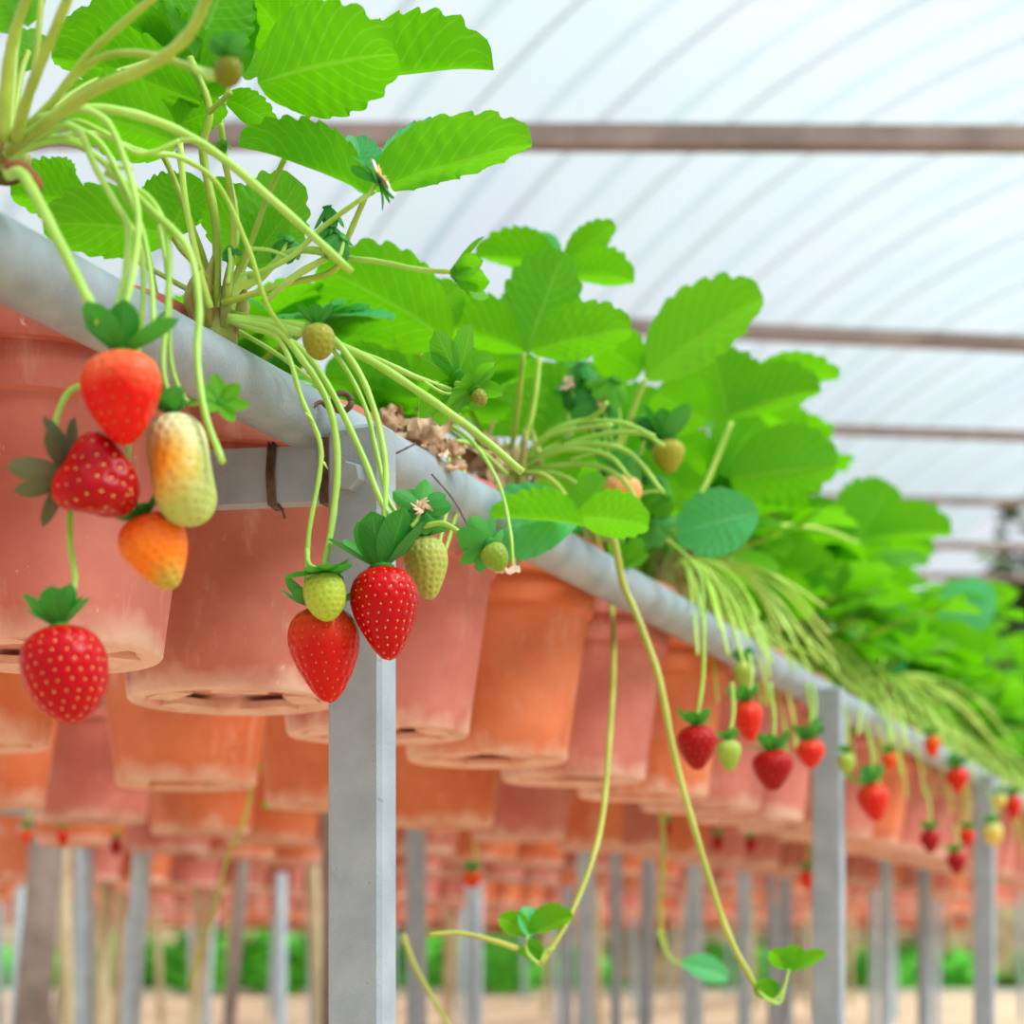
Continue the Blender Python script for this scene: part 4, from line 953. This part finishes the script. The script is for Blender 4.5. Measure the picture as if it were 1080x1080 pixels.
for bp, tp, lab in (((718, 1016), (768, 1030), 'single blurred blue-green leaflet hanging low before the pale stakes'),):
    a = P(*bp, 2.3); o = link('hanging_leaf', stem_mesh(path([(694, 980), (704, 1008), bp], 2.3), .002, .0016, 'hanging_leaf', M['stalk'], a)); o.location = a; tag(o, lab, 'leaf')
    lf(o, a, bp, tp, 26, 2.3, tilt=35, side='o', mk='leaf_teal')

# hose
b = MB()
pts = [W(t, .26 + .03 * math.sin(t * 5), H + .475 + .028 * math.sin(t * 7.0 + .6)) for t in [-.9 + .11 * i for i in range(58)]]
b.tube(spline(pts, 3), .004, 8)
tag(link('drip_hose', b.mesh('drip_hose', M['hose'])), 'black drip hose looping along behind the plants over the pots', 'hose')

# two plants whose pale fruit stalks fan out over the rail
def fan_plant(px, s0, ends, lfs, label, seed):
    rnd = random.Random(seed); Y0 = Yat(px[0], s0); root, og = plant_root(px, Y0, label); link('crown', crown_mesh(.02, .05, seed), root)
    for (x, y) in ends:
        Y1 = Yat(x, rnd.uniform(-.05, .0)); mx, my = (px[0] + x) / 2, min(px[1], (px[1] + y) / 2) - rnd.uniform(2, 16)
        pts = [P(px[0] + rnd.uniform(-6, 6), px[1], Y0), P(px[0] + (mx - px[0]) * .55, (px[1] + my) / 2 - 4, Y0 * .75 + Y1 * .25), P(mx + (x - mx) * .35, my + (y - my) * .3, (Y0 + Y1) / 2), P(x, y, Y1)]
        link('fruit_stalk', stem_mesh(pts, .0023, .0017, 'fruit_stalk', M['stalk_pale'], og), root)
    for (st, Y1, ll) in lfs: leaf(root, og, [px] + st, Y0, Y1, ll, .0032, 'stalk_pale')
    return root
fan_plant((714, 600), .12, [(800, 648), (826, 664), (846, 690), (866, 700), (874, 668), (790, 676), (768, 690), (815, 700), (838, 712), (742, 660), (736, 690), (786, 705), (856, 712), (760, 664), (870, 640), (880, 690), (805, 690), (826, 640)],
    [([(730, 560), (745, 500)], 2.4, []), ([(705, 560), (700, 520)], 2.4, []), ([(760, 560), (850, 555), (905, 572)], 2.7, [((902, 570), (800, 545), 52, 2.7, {'tilt': 35, 'var': 1}), ((905, 572), (936, 510), 80, 2.75, {'tilt': 18}), ((910, 570), (1000, 553), 34, 2.72, {'tilt': 52, 'var': 1}), ((850, 575), (800, 590), 40, 2.8, {'tilt': 30, 'var': 2})]),
     ([(740, 575), (790, 600)], 2.5, [((790, 605), (880, 600), 56, 2.6, {'tilt': 40}), ((800, 610), (860, 640), 44, 2.6, {'tilt': 40, 'var': 2}), ((770, 590), (740, 545), 50, 2.6, {'tilt': 30})])],
    'strawberry plant with a broad fan of pale stalks over the rail before the second post', 71)
fan_plant((922, 722), .12, [(1004, 800), (985, 796), (1030, 765), (1052, 752), (958, 790), (938, 786), (1042, 776), (1060, 800), (1012, 746), (990, 765), (970, 780), (1020, 790), (905, 775), (1074, 790), (1000, 740)],
    [([(915, 680), (900, 650)], 3.5, [((900, 650), (850, 625), 40, 3.5, {'tilt': 30}), ((902, 648), (930, 600), 60, 3.5, {'tilt': 20, 'var': 1}), ((905, 652), (975, 650), 40, 3.5, {'tilt': 45, 'var': 2})]),
     ([(935, 690), (960, 665)], 3.7, [((1040, 612), (1000, 668), 56, 3.7, {'tilt': 10, 'side': 'o', 'mk': 'leaf_teal'}), ((965, 668), (1040, 690), 40, 3.6, {'tilt': 40})])],
    'strawberry plant with a fan of pale stalks spilling over the rail past the second post', 72)

# ------------------------------------------------------------------ further plants of the front bench
def far_plant(seed, label):
    """upright leaves on long stalks and a fan of fruit stalks arching over the aisle side"""
    rnd = random.Random(seed); root = thing('strawberry_plant', (0, 0, 0), label, 'strawberry plant', 'strawberry plants on the front bench')
    Z0 = Vector((0, 0, 0)); link('crown', crown_mesh(.018, .04, seed), root)
    for i in range(15):
        a = rnd.uniform(0, 2 * math.pi); l = rnd.uniform(.10, .24); el = rnd.uniform(.35, 1.3)
        d = Vector((math.cos(a) * math.cos(el), math.sin(a) * math.cos(el), math.sin(el)))
        e = d * l + Vector((0, 0, .02)); st = link('leaf_stalk', MB().tube(spline([Z0, d * l * .5 + Vector((0, 0, .025)), e], 4), .0022, 6).mesh('leaf_stalk', M['petiole']), root)
        hd = Vector((math.cos(a), math.sin(a), 0)); s = rnd.uniform(.075, .105); mk = 'leaf_teal' if rnd.random() < .14 else 'leaf'
        for k, da in enumerate((-1.15, 0, 1.15)):
            h2 = Matrix.Rotation(da + rnd.uniform(-.15, .15), 3, 'Z') @ hd; dr = rnd.uniform(-.25, .55)
            y = (h2 + Vector((0, 0, dr))).normalized(); n = Vector((-h2.x * dr, -h2.y * dr, 1)) + Vector((rnd.uniform(-.5, .5), rnd.uniform(-.5, .5), 0))
            leaflet_at(st, Z0, e, e + y * s * (1 if k == 1 else .92), s * .85, n, rnd.randrange(4), mk)
    for i in range(10):
        a = rnd.uniform(-.6, 1.2); d = Matrix.Rotation(a, 3, 'Z') @ (-N); o = rnd.uniform(.08, .17); h = rnd.uniform(.03, .08); dn = rnd.uniform(.0, .14)
        pts = [Z0, d * o * .4 + Vector((0, 0, h)), d * o * .8 + Vector((0, 0, h * .4 - .015)), d * o * 1.05 + Vector((0, 0, -dn * .55)), d * o * 1.12 + Vector((0, 0, -dn))]
        link('fruit_stalk', MB().tube(spline(pts, 4), .0018, 6).mesh('fruit_stalk', M['stalk_pale']), root)
    return root
LAB = ['bushy strawberry plant with a fan of pale stalks before the second post', 'bushy strawberry plant beside the second grey post', 'bushy strawberry plant just past the second grey post', 'dense strawberry plant over the far pots of the front bench']
protos = []; rnd = random.Random(99)
for i, (t, pt) in enumerate(FRONT_POTS):
    if t < 1.0: continue
    lab = LAB[min(3, i - 6)]; k = i % 3
    if len(protos) < 3: o = far_plant(300 + i, lab); protos.append(o)
    else: o = copy_tree(protos[k]); o['label'] = lab
    o.location = W(t, S1 + rnd.uniform(-.02, .02), ZP + .228); o.rotation_euler = (0, 0, rnd.uniform(-.35, .35) )
    s = rnd.uniform(1.08, 1.3); o.scale = (s, s, s * rnd.uniform(.95, 1.1))
# a few extra leaf sprays in the near pots behind the front plants
for t, seed, sc, lab in ((.38, 401, .8, 'low strawberry plant behind the dry leaves past the front post'), (.135, 402, .75, 'low strawberry plant partly hidden behind the front stalks')):
    o = far_plant(seed, lab); o.location = W(t, S1 + .05, ZP + .215); o.scale = (sc, sc, sc * .8)
    for ch in list(o.children):
        if ch.name.startswith('fruit_stalk'): bpy.data.objects.remove(ch)

# ------------------------------------------------------------------ further berries along the rail
PROT = {}
def small_proto(kind):
    if kind not in PROT:
        col, top, sk, sh = {'red': ((206, 22, 20), (222, 60, 34), 'seed_gold', 'cone'), 'dark': ((150, 10, 18), (176, 20, 22), 'seed_red', 'cone'), 'orange': ((230, 70, 20), (236, 110, 40), 'seed_red', 'cone'),
            'green': ((150, 176, 66), (170, 190, 90), 'seed_green', 'cone'), 'pale': ((222, 196, 96), (214, 214, 130), 'seed_green', 'round')}[kind]
        PROT[kind] = flesh(.02, .046, top, col, len(PROT) + 60, sk, 90, .05, sh)
    return PROT[kind]
def small_berry(x, y, w, h, kind, label, lean=(0, 0), s=-.07, stalk_top=None, group='strawberries hanging along the front rail', Y=None):
    Y = Y or Yat(x, s); a, z = P(x - lean[0] / 2, y - h / 2, Y), P(x + lean[0] / 2, y + h / 2 + lean[1], Y)
    root = thing('strawberry', a, label, 'strawberry', group); m1, m2 = small_proto(kind)
    kx = w / F * Y / .04; kz = (z - a).length / .046
    fr = link('fruit', m1, root, frame_to(z - a) @ Matrix.Diagonal((kx, kx, kz, 1))); link('seeds', m2, fr)
    add_calyx(root, frame_to(z - a), w * .68 / F * Y, 7, 'sepal', .9, .35, int(x))
    if stalk_top: link('stalk', stem_mesh(path([stalk_top, ((x + stalk_top[0]) / 2 + 3, (y + stalk_top[1]) / 2 - 6), (x - lean[0] / 2, y - h / 2)], Y + .02, Y), .0022, .0018, 'stalk', M['stalk'], a), root)
    return root
for a in [
    (735, 788, 41, 46, 'dark', 'dark red pointed strawberry hanging from twin stalks before the second post', (2, 2), -.06, (742, 650)),
    (789, 761, 35, 43, 'red', 'orange-red strawberry hanging highest in the group before the second post', (6, 0), -.06, (790, 690)),
    (769, 797, 26, 34, 'green', 'small green strawberry between two red ones before the second post', (2, 0), -.06, (772, 720)),
    (815, 813, 42, 44, 'dark', 'broad crimson strawberry lowest in the group before the second post', (2, 0), -.07, (812, 720)),
    (855, 796, 33, 30, 'red', 'red strawberry touching the second grey post, lower of two', (4, 0), -.05, (850, 720)),
    (858, 773, 15, 20, 'red', 'tiny red strawberry above another at the second grey post', (0, 0), -.045, (856, 720)),
    (922, 847, 36, 40, 'red', 'bright red strawberry hanging just past the second grey post', (8, 0), -.06, (912, 760)),
    (938, 803, 14, 18, 'orange', 'small orange fruit above the bright red one past the second post', (2, 0), -.05, (936, 760)),
    (892, 806, 18, 24, 'green', 'small green fruit beside the second grey post', (0, 0), -.05, (890, 745)),
    (983, 788, 17, 24, 'orange', 'small orange-red strawberry high on the rail before the third post', (2, 0), -.04, (978, 750)),
    (1010, 823, 26, 27, 'red', 'red strawberry hanging high just before the third grey post', (2, 0), -.06, (1002, 770)),
    (981, 888, 20, 25, 'dark', 'dark red strawberry hanging low before the third grey post', (2, 0), -.06, (975, 830)),
    (1020, 884, 18, 20, 'red', 'red strawberry beside a pale one at the third grey post', (0, 0), -.06, (1020, 830)),
    (1009, 911, 20, 24, 'dark', 'lowest dark red strawberry before the third grey post', (2, 0), -.06, (1006, 870)),
    (1047, 880, 20, 24, 'pale', 'pale yellow strawberry at the third grey post', (2, 0), -.06, (1040, 830)),
    (1069, 852, 19, 27, 'red', 'red strawberry past the third grey post at the picture edge', (2, 0), -.06, (1066, 800)),
    (1054, 845, 14, 16, 'pale', 'small pale fruit just above the red one past the third post', (0, 0), -.05, (1052, 800)),
    (784, 712, 24, 28, 'green', 'pale green little fruit close under the rail before the second post', (0, 0), -.02, (782, 690))]:
    small_berry(*a[:6], a[6], a[7], a[8])
for (x, y, w, h, kind, Y, lab) in [
    (850, 928, 15, 20, 'red', 3.3, 'blurred red strawberry with dark calyx hanging behind the second post'), (702, 876, 13, 16, 'dark', 3.0, 'blurred dark strawberry under the rear pots beside the thick runner'),
    (757, 890, 13, 16, 'dark', 3.2, 'blurred dark red strawberry under the rear pots, paired with another'), (792, 892, 14, 15, 'dark', 3.2, 'blurred dark red strawberry under the rear pots near the second post'),
    (28, 882, 15, 17, 'orange', 3.3, 'blurred orange strawberry beside the thickest stake'), (66, 884, 14, 20, 'red', 3.3, 'blurred red strawberry just above the leaning grey stake'), (122, 894, 13, 18, 'dark', 3.3, 'blurred dark red strawberry beside the pale blue-grey stake'),
    (498, 928, 22, 18, 'orange', 3.6, 'blurred orange-red strawberry low under the rear pots past the front post')]:
    small_berry(x, y, w, h, kind, lab, (0, 0), 0, (x + 2, y - 40), 'strawberries hanging from the rear benches', Y)
